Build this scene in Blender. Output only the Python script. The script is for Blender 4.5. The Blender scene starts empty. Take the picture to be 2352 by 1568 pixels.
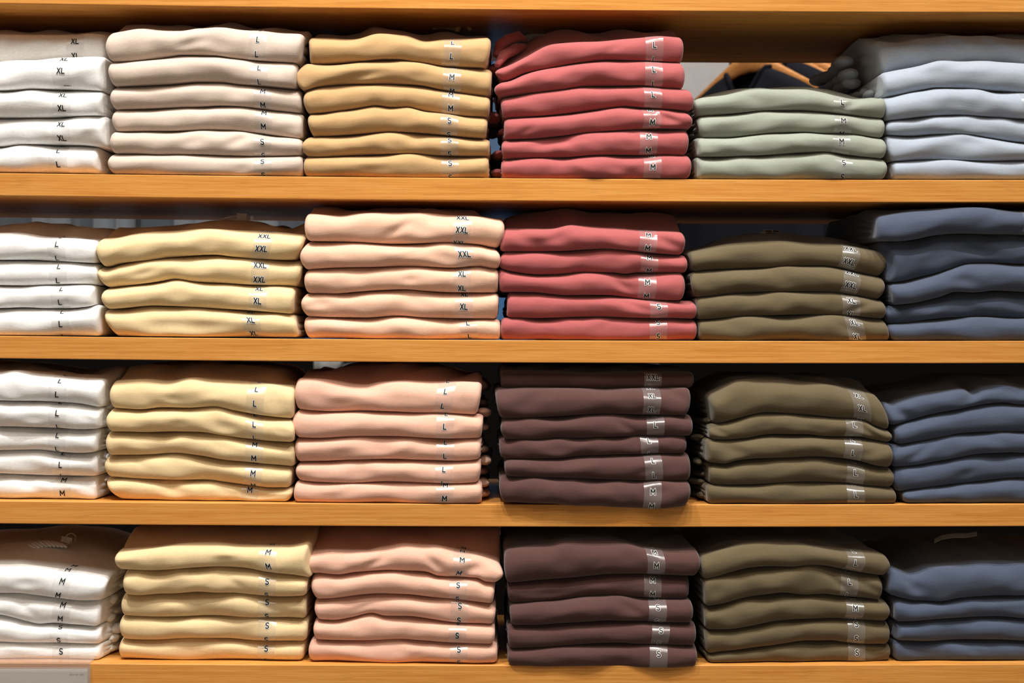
import bpy, math, random
import numpy as np
from mathutils import Matrix, Vector

C = bpy.context.scene.collection
RNG = np.random.RandomState(7)

# ---------------------------------------------------------------- camera
W, H = 2352.0, 1568.0
F_PX, DIST, CAM_Z = 3583.0, 2.2, 1.25
YAW, ROLL = math.radians(1.03), math.radians(0.28)
FWD = np.array([math.sin(YAW), math.cos(YAW), 0.0])
R0 = np.array([math.cos(YAW), -math.sin(YAW), 0.0])
U0 = np.array([0.0, 0.0, 1.0])
RGT = R0 * math.cos(ROLL) + U0 * math.sin(ROLL)
UPV = U0 * math.cos(ROLL) - R0 * math.sin(ROLL)
CAM = np.array([0.0, 0.0, CAM_Z]) - DIST * FWD


def unproj(px, py, Y):
    """photo pixel -> (x, z) on the vertical plane y = Y"""
    px = np.asarray(px, float); py = np.asarray(py, float)
    a = (px - W / 2) / F_PX; b = -(py - H / 2) / F_PX
    d = FWD[None, :] + a.reshape(-1, 1) * RGT + b.reshape(-1, 1) * UPV
    t = (np.asarray(Y, float).reshape(-1) - CAM[1]) / d[:, 1]
    p = CAM + d * t[:, None]
    return p[:, 0], p[:, 2]


def proj(P):
    q = P - CAM
    w = q @ FWD
    return W / 2 + F_PX * (q @ RGT) / w, H / 2 - F_PX * (q @ UPV) / w


def pt(px, py, Y):
    x, z = unproj([px], [py], [Y])
    return float(x[0]), float(Y), float(z[0])


# ---------------------------------------------------------------- mesh helpers
def link(o, parent=None):
    C.objects.link(o)
    if parent is not None:
        o.parent = parent
        o.matrix_parent_inverse = Matrix.Translation(-Vector(parent.location)) if False else Matrix.Identity(4)
    return o


def mesh_obj(name, verts, faces, mats, parent=None, origin=(0, 0, 0), mat_idx=None, smooth=True):
    """verts in world space; ORIGIN becomes the object's (world) origin"""
    v = np.asarray(verts, dtype=np.float32) - np.asarray(origin, dtype=np.float32)
    me = bpy.data.meshes.new(name)
    me.from_pydata(v.tolist(), [], faces)
    if not isinstance(mats, (list, tuple)):
        mats = [mats]
    for m in mats:
        me.materials.append(m)
    if mat_idx is not None:
        me.polygons.foreach_set('material_index', np.asarray(mat_idx, dtype=np.int32))
    me.polygons.foreach_set('use_smooth', np.full(len(faces), smooth, dtype=bool))
    me.update()
    o = bpy.data.objects.new(name, me)
    if parent is not None:
        o.location = Vector(origin) - Vector(parent['org'])
    else:
        o.location = origin
    o['org'] = [float(c) for c in origin]
    return link(o, parent)


def fix_normals(o):
    import bmesh
    bm = bmesh.new(); bm.from_mesh(o.data)
    bmesh.ops.recalc_face_normals(bm, faces=bm.faces[:])
    bm.to_mesh(o.data); bm.free()
    return o


def thing(name, label, cat, loc=(0, 0, 0), group=None):
    o = bpy.data.objects.new(name, None)
    o.empty_display_size = 0.02
    o.location = loc
    o['org'] = [float(c) for c in loc]
    o['label'] = label
    o['category'] = cat
    if group:
        o['group'] = group
    return link(o)


class MB:
    """collects boxes, bars, tubes"""
    def __init__(self):
        self.v, self.f, self.m = [], [], []

    def add(self, verts, faces, mi=0):
        b = len(self.v)
        self.v += [tuple(map(float, p)) for p in verts]
        self.f += [tuple(b + i for i in f) for f in faces]
        self.m += [mi] * len(faces)

    def box(self, x0, x1, y0, y1, z0, z1, mi=0, bev=0.0):
        if bev <= 0:
            vs = [(x, y, z) for x in (x0, x1) for y in (y0, y1) for z in (z0, z1)]
            self.add(vs, [(0, 1, 3, 2), (4, 6, 7, 5), (0, 4, 5, 1), (2, 3, 7, 6), (0, 2, 6, 4), (1, 5, 7, 3)], mi)
            return
        import bmesh
        bm = bmesh.new()
        bmesh.ops.create_cube(bm, size=1.0)
        for v in bm.verts:
            v.co = ((x0 + x1) / 2 + v.co.x * (x1 - x0), (y0 + y1) / 2 + v.co.y * (y1 - y0), (z0 + z1) / 2 + v.co.z * (z1 - z0))
        bmesh.ops.bevel(bm, geom=bm.edges[:], offset=bev, segments=2, affect='EDGES')
        bm.verts.index_update()
        self.add([v.co[:] for v in bm.verts], [[v.index for v in f.verts] for f in bm.faces], mi)
        bm.free()

    def tube(self, pts, rad, seg=8, mi=0, flat=1.0, up=(0, 0, 1), cap=True):
        pts = [Vector(p) for p in pts]
        n = len(pts)
        rad = [rad] * n if np.isscalar(rad) else list(rad)
        rings = []
        for i, p in enumerate(pts):
            t = (pts[min(i + 1, n - 1)] - pts[max(i - 1, 0)]).normalized()
            a = t.cross(Vector(up))
            if a.length < 1e-4:
                a = t.cross(Vector((1, 0, 0)))
            a.normalize()
            b = a.cross(t).normalized()
            rings.append([p + a * (rad[i] * math.cos(2 * math.pi * k / seg)) + b * (rad[i] * flat * math.sin(2 * math.pi * k / seg)) for k in range(seg)])
        vs = [q for r in rings for q in r]
        fs = []
        for i in range(n - 1):
            for k in range(seg):
                k2 = (k + 1) % seg
                fs.append((i * seg + k, i * seg + k2, (i + 1) * seg + k2, (i + 1) * seg + k))
        if cap:
            fs.append(tuple(range(seg))[::-1])
            fs.append(tuple((n - 1) * seg + k for k in range(seg)))
        self.add(vs, fs, mi)

    def build(self, name, mats, parent=None, origin=(0, 0, 0), smooth=True):
        return mesh_obj(name, self.v, self.f, mats, parent, origin, self.m, smooth)


# ---------------------------------------------------------------- materials
def lin(r, g, b):
    f = lambda c: (c / 255 / 12.92) if c / 255 <= 0.04045 else ((c / 255 + 0.055) / 1.055) ** 2.4
    return (f(r), f(g), f(b), 1.0)


def new_mat(name):
    m = bpy.data.materials.new(name)
    m.use_nodes = True
    nt = m.node_tree
    nt.nodes.clear()
    out = nt.nodes.new('ShaderNodeOutputMaterial')
    return m, nt, out


def nd(nt, kind, **kw):
    n = nt.nodes.new(kind)
    for k, v in kw.items():
        if k in n.inputs:
            n.inputs[k].default_value = v
        else:
            setattr(n, k, v)
    return n


def fabric(name, rgb, sheen=0.22):
    m, nt, out = new_mat(name)
    L = nt.links.new
    tc = nd(nt, 'ShaderNodeTexCoord')
    mp = nd(nt, 'ShaderNodeMapping'); mp.inputs['Scale'].default_value = (190, 190, 760)
    L(tc.outputs['Object'], mp.inputs['Vector'])
    n1 = nd(nt, 'ShaderNodeTexNoise', Scale=1.0, Detail=2.0, Roughness=0.6)
    L(mp.outputs['Vector'], n1.inputs['Vector'])
    cr = nd(nt, 'ShaderNodeMapRange'); cr.inputs['From Min'].default_value = 0.3; cr.inputs['From Max'].default_value = 0.7
    cr.inputs['To Min'].default_value = 0.93; cr.inputs['To Max'].default_value = 1.06
    L(n1.outputs['Fac'], cr.inputs['Value'])
    mul = nd(nt, 'ShaderNodeMix', data_type='RGBA', blend_type='MULTIPLY')
    mul.inputs['Factor'].default_value = 1.0
    mul.inputs[6].default_value = lin(*rgb)
    L(cr.outputs['Result'], mul.inputs[7])
    # pique knit: fine diagonal cells
    mp2 = nd(nt, 'ShaderNodeMapping'); mp2.inputs['Scale'].default_value = (900, 900, 900); mp2.inputs['Rotation'].default_value = (0, math.radians(45), 0)
    L(tc.outputs['Object'], mp2.inputs['Vector'])
    vo = nd(nt, 'ShaderNodeTexVoronoi', Scale=1.0, Randomness=0.15)
    L(mp2.outputs['Vector'], vo.inputs['Vector'])
    bp = nd(nt, 'ShaderNodeBump', Strength=0.30, Distance=0.0005)
    L(vo.outputs['Distance'], bp.inputs['Height'])
    p = nd(nt, 'ShaderNodeBsdfPrincipled', Roughness=0.92)
    p.inputs['Specular IOR Level'].default_value = 0.15
    p.inputs['Sheen Weight'].default_value = sheen
    p.inputs['Sheen Roughness'].default_value = 0.55
    L(mul.outputs[2], p.inputs['Base Color'])
    L(bp.outputs['Normal'], p.inputs['Normal'])
    L(p.outputs['BSDF'], out.inputs['Surface'])
    return m


def plain(name, rgb, rough=0.6, spec=0.3, metal=0.0):
    m, nt, out = new_mat(name)
    tc = nd(nt, 'ShaderNodeTexCoord')
    n1 = nd(nt, 'ShaderNodeTexNoise', Scale=60.0, Detail=2.0)
    nt.links.new(tc.outputs['Object'], n1.inputs['Vector'])
    cr = nd(nt, 'ShaderNodeMapRange'); cr.inputs['To Min'].default_value = 0.94; cr.inputs['To Max'].default_value = 1.06
    nt.links.new(n1.outputs['Fac'], cr.inputs['Value'])
    mul = nd(nt, 'ShaderNodeMix', data_type='RGBA', blend_type='MULTIPLY')
    mul.inputs['Factor'].default_value = 1.0
    mul.inputs[6].default_value = lin(*rgb)
    nt.links.new(cr.outputs['Result'], mul.inputs[7])
    p = nd(nt, 'ShaderNodeBsdfPrincipled', Roughness=rough, Metallic=metal)
    p.inputs['Specular IOR Level'].default_value = spec
    nt.links.new(mul.outputs[2], p.inputs['Base Color'])
    nt.links.new(p.outputs['BSDF'], out.inputs['Surface'])
    return m


def wood(name, c_dark, c_mid, c_light, axis_scale=(1, 1, 1), rough=0.38):
    m, nt, out = new_mat(name)
    L = nt.links.new
    tc = nd(nt, 'ShaderNodeTexCoord')
    def noise(sc, detail, rough_=0.55, dist=0.0):
        mp = nd(nt, 'ShaderNodeMapping'); mp.inputs['Scale'].default_value = tuple(a * b for a, b in zip(sc, axis_scale))
        L(tc.outputs['Object'], mp.inputs['Vector'])
        n = nd(nt, 'ShaderNodeTexNoise', Scale=1.0, Detail=detail, Roughness=rough_, Distortion=dist)
        L(mp.outputs['Vector'], n.inputs['Vector'])
        return n
    a = noise((6.0, 60, 330), 5.0, 0.66, 0.3)
    r = nd(nt, 'ShaderNodeValToRGB')
    r.color_ramp.elements[0].position = 0.30; r.color_ramp.elements[0].color = lin(*c_dark)
    r.color_ramp.elements[1].position = 0.72; r.color_ramp.elements[1].color = lin(*c_light)
    e = r.color_ramp.elements.new(0.5); e.color = lin(*c_mid)
    L(a.outputs['Fac'], r.inputs['Fac'])
    b = noise((26, 200, 1300), 3.0, 0.6)
    r2 = nd(nt, 'ShaderNodeMapRange'); r2.inputs['From Min'].default_value = 0.56; r2.inputs['From Max'].default_value = 0.74
    r2.inputs['To Min'].default_value = 1.0; r2.inputs['To Max'].default_value = 0.62
    L(b.outputs['Fac'], r2.inputs['Value'])
    c = noise((1.3, 6, 9), 2.0)
    r3 = nd(nt, 'ShaderNodeMapRange'); r3.inputs['To Min'].default_value = 0.88; r3.inputs['To Max'].default_value = 1.12
    L(c.outputs['Fac'], r3.inputs['Value'])
    mm = nd(nt, 'ShaderNodeMath', operation='MULTIPLY')
    L(r2.outputs['Result'], mm.inputs[0]); L(r3.outputs['Result'], mm.inputs[1])
    mul = nd(nt, 'ShaderNodeMix', data_type='RGBA', blend_type='MULTIPLY'); mul.inputs['Factor'].default_value = 1.0
    L(r.outputs['Color'], mul.inputs[6]); L(mm.outputs['Value'], mul.inputs[7])
    p = nd(nt, 'ShaderNodeBsdfPrincipled', Roughness=rough)
    p.inputs['Specular IOR Level'].default_value = 0.25
    L(mul.outputs[2], p.inputs['Base Color'])
    bp = nd(nt, 'ShaderNodeBump', Strength=0.12, Distance=0.0005)
    L(b.outputs['Fac'], bp.inputs['Height']); L(bp.outputs['Normal'], p.inputs['Normal'])
    L(p.outputs['BSDF'], out.inputs['Surface'])
    return m


def clear_film(name, haze=0.07, gloss=0.10, rough=0.16):
    m, nt, out = new_mat(name)
    L = nt.links.new
    tr = nd(nt, 'ShaderNodeBsdfTransparent')
    df = nd(nt, 'ShaderNodeBsdfDiffuse'); df.inputs['Color'].default_value = (0.9, 0.9, 0.9, 1)
    gl = nd(nt, 'ShaderNodeBsdfGlossy'); gl.inputs['Roughness'].default_value = rough
    m1 = nd(nt, 'ShaderNodeMixShader'); m1.inputs[0].default_value = haze
    L(tr.outputs[0], m1.inputs[1]); L(df.outputs[0], m1.inputs[2])
    m2 = nd(nt, 'ShaderNodeMixShader'); m2.inputs[0].default_value = gloss
    L(m1.outputs[0], m2.inputs[1]); L(gl.outputs[0], m2.inputs[2])
    L(m2.outputs[0], out.inputs['Surface'])
    return m


COL = {
    'white': (242, 242, 241), 'beige': (205, 187, 173), 'khaki': (190, 154, 108), 'rose': (166, 86, 86),
    'sage': (148, 154, 141), 'light blue': (164, 174, 188), 'cream': (228, 202, 155), 'peach': (230, 186, 160),
    'pink': (226, 178, 156), 'olive': (97, 85, 61), 'navy': (72, 82, 102), 'maroon': (82, 54, 51),
}
FAB = {k: fabric('knit_' + k.replace(' ', '_'), v) for k, v in COL.items()}
M_WOOD = wood('oak_veneer', (196, 126, 54), (213, 146, 70), (224, 164, 90))
M_HANG = wood('hanger_wood', (196, 126, 64), (216, 148, 84), (228, 168, 104))
M_FILM = clear_film('clear_film', 0.075, 0.09, 0.20)
M_INK = plain('black_print', (26, 27, 30), 0.5, 0.3)
M_HALO = plain('white_print', (226, 226, 224), 0.6, 0.2)
M_PAPER = plain('white_card', (206, 198, 190), 0.7, 0.2)
M_GREYINK = plain('grey_print', (150, 145, 140), 0.7, 0.2)
M_CORD = plain('pale_cord', (190, 180, 165), 0.7, 0.2)
M_LABEL = plain('neck_label_fabric', (224, 220, 214), 0.8, 0.1)
M_DARKLAB = plain('dark_label_print', (40, 38, 36), 0.8, 0.1)
M_ACRYL = clear_film('clear_acrylic', 0.10, 0.14, 0.08)
M_METAL = plain('dark_steel', (90, 90, 92), 0.35, 0.5, 0.9)

# ---------------------------------------------------------------- shelving
SAG, HALF = 0.0026, 0.72
def sag(x):
    return SAG * np.minimum((np.asarray(x, float) / HALF) ** 2, 1.6)

SHELF_TOP_PX = [None, 409.3, 781.0, 1157.8, 1527.6]      # at the middle of the picture
SHELF_BOT_PX = [22.5, 461.0, 832.4, 1209.2, 1579.0]
ztop, zbot = [], []
for a, b in zip(SHELF_TOP_PX, SHELF_BOT_PX):
    zb_ = pt(1176, b, 0.0)[2]
    zt_ = pt(1176, a, 0.0)[2] if a else zb_ + 0.0316
    ztop.append(zt_); zbot.append(zb_)
DEPTH = 0.405
X0, X1 = -0.98, 1.0
unit = thing('shelving_unit', 'open oak veneer shelving unit holding all the folded shirts', 'shelving', (0, 0, 0))


def shelf_board(k):
    xs = np.linspace(X0, X1, 41)
    r = 0.0012
    prof = []                                            # (y, dz from which face)
    for a in np.linspace(0, 90, 4):
        prof.append((r - r * math.cos(math.radians(a)), ztop[k] - r + r * math.sin(math.radians(a))))
    prof.append((DEPTH, ztop[k])); prof.append((DEPTH, zbot[k]))
    for a in np.linspace(90, 0, 4):
        prof.append((r - r * math.cos(math.radians(a)), zbot[k] + r - r * math.sin(math.radians(a))))
    n = len(prof)
    vs, fs = [], []
    for x in xs:
        for (y, z) in prof:
            vs.append((x, y, z + float(sag(x))))
    for i in range(len(xs) - 1):
        for j in range(n):
            j2 = (j + 1) % n
            fs.append((i * n + j, (i + 1) * n + j, (i + 1) * n + j2, i * n + j2))
    fs.append(tuple(range(n))); fs.append(tuple((len(xs) - 1) * n + j for j in range(n))[::-1])
    o = mesh_obj('shelf_board', vs, fs, M_WOOD, unit, (0.37 * k, 0.0, ztop[k]), smooth=False)
    return o

for k in range(5):
    shelf_board(k)
for xa, xb in ((X0 - 0.024, X0), (X1, X1 + 0.024)):      # uprights that carry the boards, beyond both edges of the frame
    b = MB(); b.box(xa, xb, 0.0, DEPTH, 0.0, ztop[0] + 0.30, 0, 0.001)
    b.build('upright', M_WOOD, unit, (xa, 0, 0), smooth=False)
b = MB(); b.box(X0, X1, 0.02, DEPTH, ztop[4] - 0.38, ztop[4] - 0.349, 0, 0.001)
b.build('shelf_board', M_WOOD, unit, (0, 0, ztop[4] - 0.38), smooth=False)

# ---------------------------------------------------------------- glyphs (mm, baseline centred)
def arc(cx, cy, rx, ry, a0, a1, n=9):
    return [(cx + rx * math.cos(math.radians(a)), cy + ry * math.sin(math.radians(a))) for a in np.linspace(a0, a1, n)]

GLYPH = {
    'L': (5.0, [[(0.7, 8.6), (0.7, 0.7), (4.9, 0.7)]]),
    'X': (5.8, [[(0.6, 8.9), (5.2, 0.1)], [(5.2, 8.9), (0.6, 0.1)]]),
    'M': (7.0, [[(0.75, 0.1), (0.75, 8.4), (3.5, 3.4), (6.25, 8.4), (6.25, 0.1)]]),
    'S': (5.6, [arc(2.8, 6.55, 1.95, 1.85, 20, 180, 9) + arc(2.8, 6.2, 1.95, 1.75, 180, 270, 5)[1:] + arc(2.8, 2.6, 2.1, 1.85, 90, -90, 10)[1:] + arc(2.8, 2.6, 2.1, 1.85, -90, -165, 5)[1:]]),
}


def word_strokes(wd, scale=1.0):
    gap = 0.55
    tot = sum(GLYPH[c][0] for c in wd) + gap * (len(wd) - 1)
    x, res = -tot / 2, []
    for c in wd:
        w, st = GLYPH[c]
        for s in st:
            res.append([((x + px) * scale * 1e-3, (py - 4.5) * scale * 1e-3) for px, py in s])
        x += w + gap
    return res


def ribbon(poly, w, ext):
    """stroke -> list of quads (in glyph space), mitred, resampled"""
    P = [np.array(p) for p in poly]
    P[0] = P[0] - (P[1] - P[0]) / np.linalg.norm(P[1] - P[0]) * ext
    P[-1] = P[-1] + (P[-1] - P[-2]) / np.linalg.norm(P[-1] - P[-2]) * ext
    Q = []
    for a, b in zip(P[:-1], P[1:]):
        n = max(1, int(np.linalg.norm(b - a) / 0.0011))
        for i in range(n):
            Q.append(a + (b - a) * i / n)
    Q.append(P[-1])
    L, Rr = [], []
    for i, q in enumerate(Q):
        d1 = q - Q[i - 1] if i > 0 else Q[1] - q
        d2 = Q[i + 1] - q if i < len(Q) - 1 else d1
        d1 = d1 / np.linalg.norm(d1); d2 = d2 / np.linalg.norm(d2)
        n1 = np.array([-d1[1], d1[0]]); n2 = np.array([-d2[1], d2[0]])
        m = n1 + n2
        m = m / max(1e-6, np.linalg.norm(m))
        k = min(1.0 / max(0.35, m @ n1), 1.9)
        L.append(q + m * w / 2 * k); Rr.append(q - m * w / 2 * k)
    return L, Rr


# ---------------------------------------------------------------- folded shirts
Z = 2352 / 720.0
SIZE_GAP = 0.0208
NF, NB, NCOL, KC = 15, 9, 96, 12          # front half steps, back steps, columns, steps across a side


def smooth_curve(xs, zs):
    """dense, softly rounded version of a polyline"""
    xd = np.linspace(xs[0], xs[-1], 260)
    # monotone cubic (Fritsch-Carlson)
    h = np.diff(xs); d = np.diff(zs) / h
    m = np.zeros(len(xs))
    m[0], m[-1] = d[0], d[-1]
    for i in range(1, len(xs) - 1):
        m[i] = 0 if d[i - 1] * d[i] <= 0 else 2 * d[i - 1] * d[i] / (d[i - 1] + d[i])
    idx = np.clip(np.searchsorted(xs, xd) - 1, 0, len(xs) - 2)
    t = (xd - xs[idx]) / h[idx]
    zd = (2 * t**3 - 3 * t**2 + 1) * zs[idx] + (t**3 - 2 * t**2 + t) * h[idx] * m[idx] + (-2 * t**3 + 3 * t**2) * zs[idx + 1] + (t**3 - t**2) * h[idx] * m[idx + 1]
    return xd, zd


def wave_fn(rs, n, lx, lz, amp):
    ks = []
    for _ in range(n):
        ks.append((2 * math.pi / rs.uniform(*lx) * rs.choice([-1, 1]), 2 * math.pi / rs.uniform(*lz), rs.uniform(0, 6.28), amp * rs.uniform(0.5, 1.0) / math.sqrt(n)))
    return lambda x, z: sum(a * np.sin(kx * x + kz * z + ph) for kx, kz, ph, a in ks)


ORD = ['top', 'second', 'third', 'fourth', 'fifth', 'sixth', 'seventh']
ROWNAME = ['top', 'second', 'third', 'bottom']
ROWOY = [0, 400, 780, 1088]
N_SHIRTS = 0
TOPS = {}


def build_stack(row, colour, ox, seams, lip, shirts, dyb, dyt, dyx=0.0, bulgeL=0.0, bulgeR=0.0, tape_only=None):
    """seams: crop-pixel polylines, outline first, then the line under each shirt.  shirts: (L3, R3, word, tape x, letter y, tilt, extra)"""
    global N_SHIRTS
    n = len(shirts)
    oy = ROWOY[row]
    rs = np.random.RandomState(1000 + row * 37 + len(colour) * 11 + int(abs(ox)))
    k_sh = row + 1
    dys = []
    for i in range(n):
        f = 0 if n == 1 else i / (n - 1)
        d = dyt + (dyb - dyt) * f
        ex = shirts[i][6] if len(shirts[i]) > 6 else {}
        d = ex['dy'] if 'dy' in ex else d + rs.uniform(-2.8, 2.8)
        dys.append(d * 1e-3)

    def curve(poly, Y):
        p = np.array(poly, float)
        x, z = unproj(p[:, 0] / Z + ox, p[:, 1] / Z + oy, np.full(len(p), Y))
        xd, zd = smooth_curve(x, z)
        return lambda q, xd=xd, zd=zd: np.interp(q, xd, zd)

    zc = []
    for k, s in enumerate(seams):
        if k == 0:
            zc.append(None)
        elif k < n:
            zc.append(curve(s, (dys[k - 1] + dys[k]) / 2 + 0.008))
        else:
            zc.append(curve(s, dys[n - 1] + 0.006))
    z_out = curve(seams[0], dys[0] + 0.11)
    z_lip = curve(lip if lip else seams[0], dys[0] + 0.012)
    group = '%s folded shirts on the %s shelf' % (colour, ROWNAME[row])

    for i, sh in enumerate(shirts):
        L3, R3, word, tx, ty = sh[:5]
        tilt = sh[5] if len(sh) > 5 else 0.0
        ex = sh[6] if len(sh) > 6 else {}
        dy = dys[i]
        top = i == 0
        last = i == n - 1
        shelf_z = lambda q: ztop[k_sh] + sag(q) + 0.0006
        under = lambda q: zbot[row] + sag(q) - 0.0025

        def zb(q):
            r = zc[i + 1](q)
            if last:
                r = np.maximum(r, shelf_z(q))
            return r + 0.00015

        def zb_sag(q):
            return zc[i + 1](q) + 0.00015

        def zt(q):
            r = (z_lip(q) if top else zc[i](q)) - 0.00015
            return np.maximum(r, zb(q) + 0.012)

        ymid = lambda a, b: (a + b) / 2
        def sy(poly, xp):
            p = np.array(poly, float)
            return float(np.interp(xp, p[:, 0], p[:, 1]))
        tp = (lip if (top and lip) else seams[i])
        def edge(E):
            a = sy(tp, E[0]); c = sy(seams[i + 1], E[2]); m_ = (a + c) / 2
            x, _ = unproj(np.array(E) / Z + ox, np.array([a, m_, c]) / Z + oy, np.full(3, dy))
            return x
        eL, eR = edge(L3), edge(R3)
        lag = lambda e, v: e[2] * (2 * v * v - 3 * v + 1) + e[1] * (4 * v - 4 * v * v) + e[0] * (2 * v * v - v)

        width = eR[1] - eL[1]
        zmid = float(np.mean(zb(np.linspace(eL[1], eR[1], 20)) + zt(np.linspace(eL[1], eR[1], 20)))) / 2
        hmean = float(np.mean(zt(np.linspace(eL[1], eR[1], 20)) - zb(np.linspace(eL[1], eR[1], 20)))) / 2
        Rr = min(0.015, 0.85 * hmean)
        # columns: finer at the ends
        t = np.linspace(0, 1, NCOL)
        u = t + 0.10 * np.sin(2 * math.pi * t) * -1 / (2 * math.pi) * 4
        u = (u - u[0]) / (u[-1] - u[0])
        # pairs: j = 0 front centre ... NF-1 lip/top, then back
        th = np.linspace(0, math.pi / 2, NF)
        pw = 2 / 2.15
        v_fr = np.abs(np.sin(th)) ** pw
        y_fr = 1 - np.abs(np.cos(th)) ** pw
        pt2 = 2 / 1.85
        v_ft = np.abs(np.sin(th)) ** pt2
        y_ft = 1 - np.abs(np.cos(th)) ** pt2
        R_top = Rr * rs.uniform(1.3, 2.0)
        R_bot = Rr * rs.uniform(0.75, 1.0)
        M = NF + NB
        deep = ex.get('deep', 0.315) + rs.uniform(-0.01, 0.01)
        back = np.array([0.012, 0.028, 0.05, 0.08, 0.12, 0.17, 0.23, deep - 0.012, deep]) 
        depth_a = np.concatenate([np.zeros(NF), back])
        Rx = wave_fn(rs, 4, (0.05, 0.22), (0.5, 1.0), 0.35)
        fy = wave_fn(rs, 5, (0.08, 0.28), (0.06, 0.2), 0.0024)
        fw = wave_fn(rs, 6, (0.035, 0.11), (0.03, 0.08), 0.00065)
        fz = wave_fn(rs, 5, (0.05, 0.16), (0.05, 0.2), 0.003 if top else 0.0)
        dents = [(rs.uniform(0.05, 0.95), rs.uniform(-0.6, 0.8), rs.uniform(0.010, 0.026), rs.uniform(0.006, 0.012), rs.uniform(-0.9, 0.9), rs.uniform(-0.0026, 0.0016)) for _ in range(4)]
        for d in ex.get('dents', []):
            dents.append(d)
        G = np.zeros((2, M, NCOL, 3))
        for s, sg in ((0, 1.0), (1, -1.0)):
            vv = np.concatenate([v_ft if sg > 0 else v_fr, np.ones(NB - 1), [0.55]])
            depth_n = np.concatenate([y_ft if sg > 0 else y_fr, np.zeros(NB)])
            v = 0.5 + 0.5 * sg * vv
            Ux, Vx = np.meshgrid(u, v)
            x = lag(eL, Vx) + (lag(eR, Vx) - lag(eL, Vx)) * Ux
            dab = depth_a[:, None] + 0 * Ux
            bl, br = 1 - np.exp(-dab / 0.03), 1 - np.exp(-dab / 0.03)
            x = x - bulgeL * bl * (1 - Ux) ** 6 + bulgeR * br * Ux ** 6
            a, b = zb(x), zt(x)
            if last:
                sagw = np.exp(-np.maximum(dab, 0) / 0.004) * (depth_n[:, None] < 0.9)
                a = a + (np.minimum(zb_sag(x), a) - a) * sagw * (1 if dy < -0.004 else 0)
            if top:                                       # the back of the top shirt rises behind the lip
                o = np.minimum(z_out(x), under(x) - 0.0)
                rise = np.clip(dab / 0.10, 0, 1); rise = rise * rise * (3 - 2 * rise)
                b = b + np.maximum(o - b, -0.004) * rise * (1 if sg > 0 else 0)
                b = b + (fz(x, dab) * np.clip(dab / 0.05, 0, 1) if sg > 0 else 0)
                b = np.minimum(b, under(x))
            z = a + (b - a) * Vx
            R_ = (R_top if sg > 0 else R_bot) * (1 + Rx(x, 0 * x))
            y = dy + fy(x, z) + dyx * 1e-3 * (Ux - 0.5) + R_ * depth_n[:, None]
            y = np.where(np.arange(M)[:, None] >= NF, dy + dyx * 1e-3 * (Ux - 0.5) + R_ + dab, y)
            wgt = np.clip(1 - depth_n[:, None], 0, 1) * (np.arange(M)[:, None] < NF)
            y = y + fw(x, z) * (0.4 + 0.6 * wgt) * (np.arange(M)[:, None] < NF)
            xm, hm = x - eL[1], (z - (a + b) / 2) / np.maximum((b - a) / 2, 1e-4)
            for du, dv, sx, sz, sl, am in dents:
                q = xm - du * width
                zz = (hm - dv) * hmean
                e = np.exp(-((q - sl * zz * 1.5) / sx) ** 2 - (zz / sz) ** 2)
                y = y - am * e * wgt
            # rounded vertical corners
            rc = 0.0075
            dl = np.minimum(Ux, 1 - Ux) * width
            k_ = np.clip((rc - dl) / rc, 0, 1)
            y = y + (rc * (1 - np.sqrt(np.maximum(0, 1 - k_ ** 2)))) * (np.arange(M)[:, None] < NF + 1)
            # soft ends: top and bottom edges pull in a little
            k2 = np.clip((0.006 - dl) / 0.006, 0, 1)
            z = z + (zmid * 0 + ((a + b) / 2 - z)) * 0.16 * k2 ** 2
            G[s, :, :, 0], G[s, :, :, 1], G[s, :, :, 2] = x, y, z
        G[1, 0] = G[0, 0]
        # loop, back of the top -> front -> back of the bottom
        loop = np.concatenate([G[0, ::-1], G[1, 1:]], axis=0)            # (2M-1, NCOL, 3)
        NL = loop.shape[0]
        verts = loop.reshape(-1, 3)
        faces = []
        for k in range(NL - 1):
            r0, r1 = k * NCOL, (k + 1) * NCOL
            for c in range(NCOL - 1):
                faces.append((r0 + c, r1 + c, r1 + c + 1, r0 + c + 1))
        for c in range(NCOL - 1):
            faces.append(((NL - 1) * NCOL + c, c, c + 1, (NL - 1) * NCOL + c + 1))
        extra = []
        nlay = rs.randint(3, 5)
        for side, c in ((-1, 0), (1, NCOL - 1)):
            A = 0.0034 + rs.uniform(-0.001, 0.0012)
            nz = wave_fn(rs, 5, (0.03, 0.12), (0.010, 0.03), 0.0016)
            prev = None
            for j in range(M):
                kt, kb = (M - 1 - j) * NCOL + c, (M - 1 + j) * NCOL + c
                if j == 0:
                    prev = [kt] * (KC + 1)
                    continue
                a, b = loop[M - 1 + j, c], loop[M - 1 - j, c]
                ramp = min(1.0, max(0.0, (j - NF + 0.6) / 3.0))
                ids = [kb]
                for q in range(1, KC):
                    f = q / KC
                    p = a + (b - a) * f
                    p = p.copy()
                    p[0] += side * ramp * (A * (abs(math.sin(math.pi * nlay * f)) ** 0.6 - 0.25) + float(nz(p[1], p[2]))) * min(1, 4 * f, 4 * (1 - f))
                    ids.append(len(verts) + len(extra)); extra.append(p)
                ids.append(kt)
                for q in range(KC):
                    f4 = [prev[q], ids[q], ids[q + 1], prev[q + 1]]
                    f4 = [w for m_, w in enumerate(f4) if w not in f4[:m_]]
                    if len(f4) >= 3:
                        faces.append(tuple(f4 if side < 0 else f4[::-1]))
                prev = ids
            faces.append(tuple(prev) if side > 0 else tuple(prev[::-1]))
        allv = np.concatenate([verts, np.array(extra)], axis=0)
        cx = float((eL[1] + eR[1]) / 2)
        org = (cx, float(dy) + 0.15, float(np.min(allv[:, 2])))
        wl = word if word else 'no'
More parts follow.
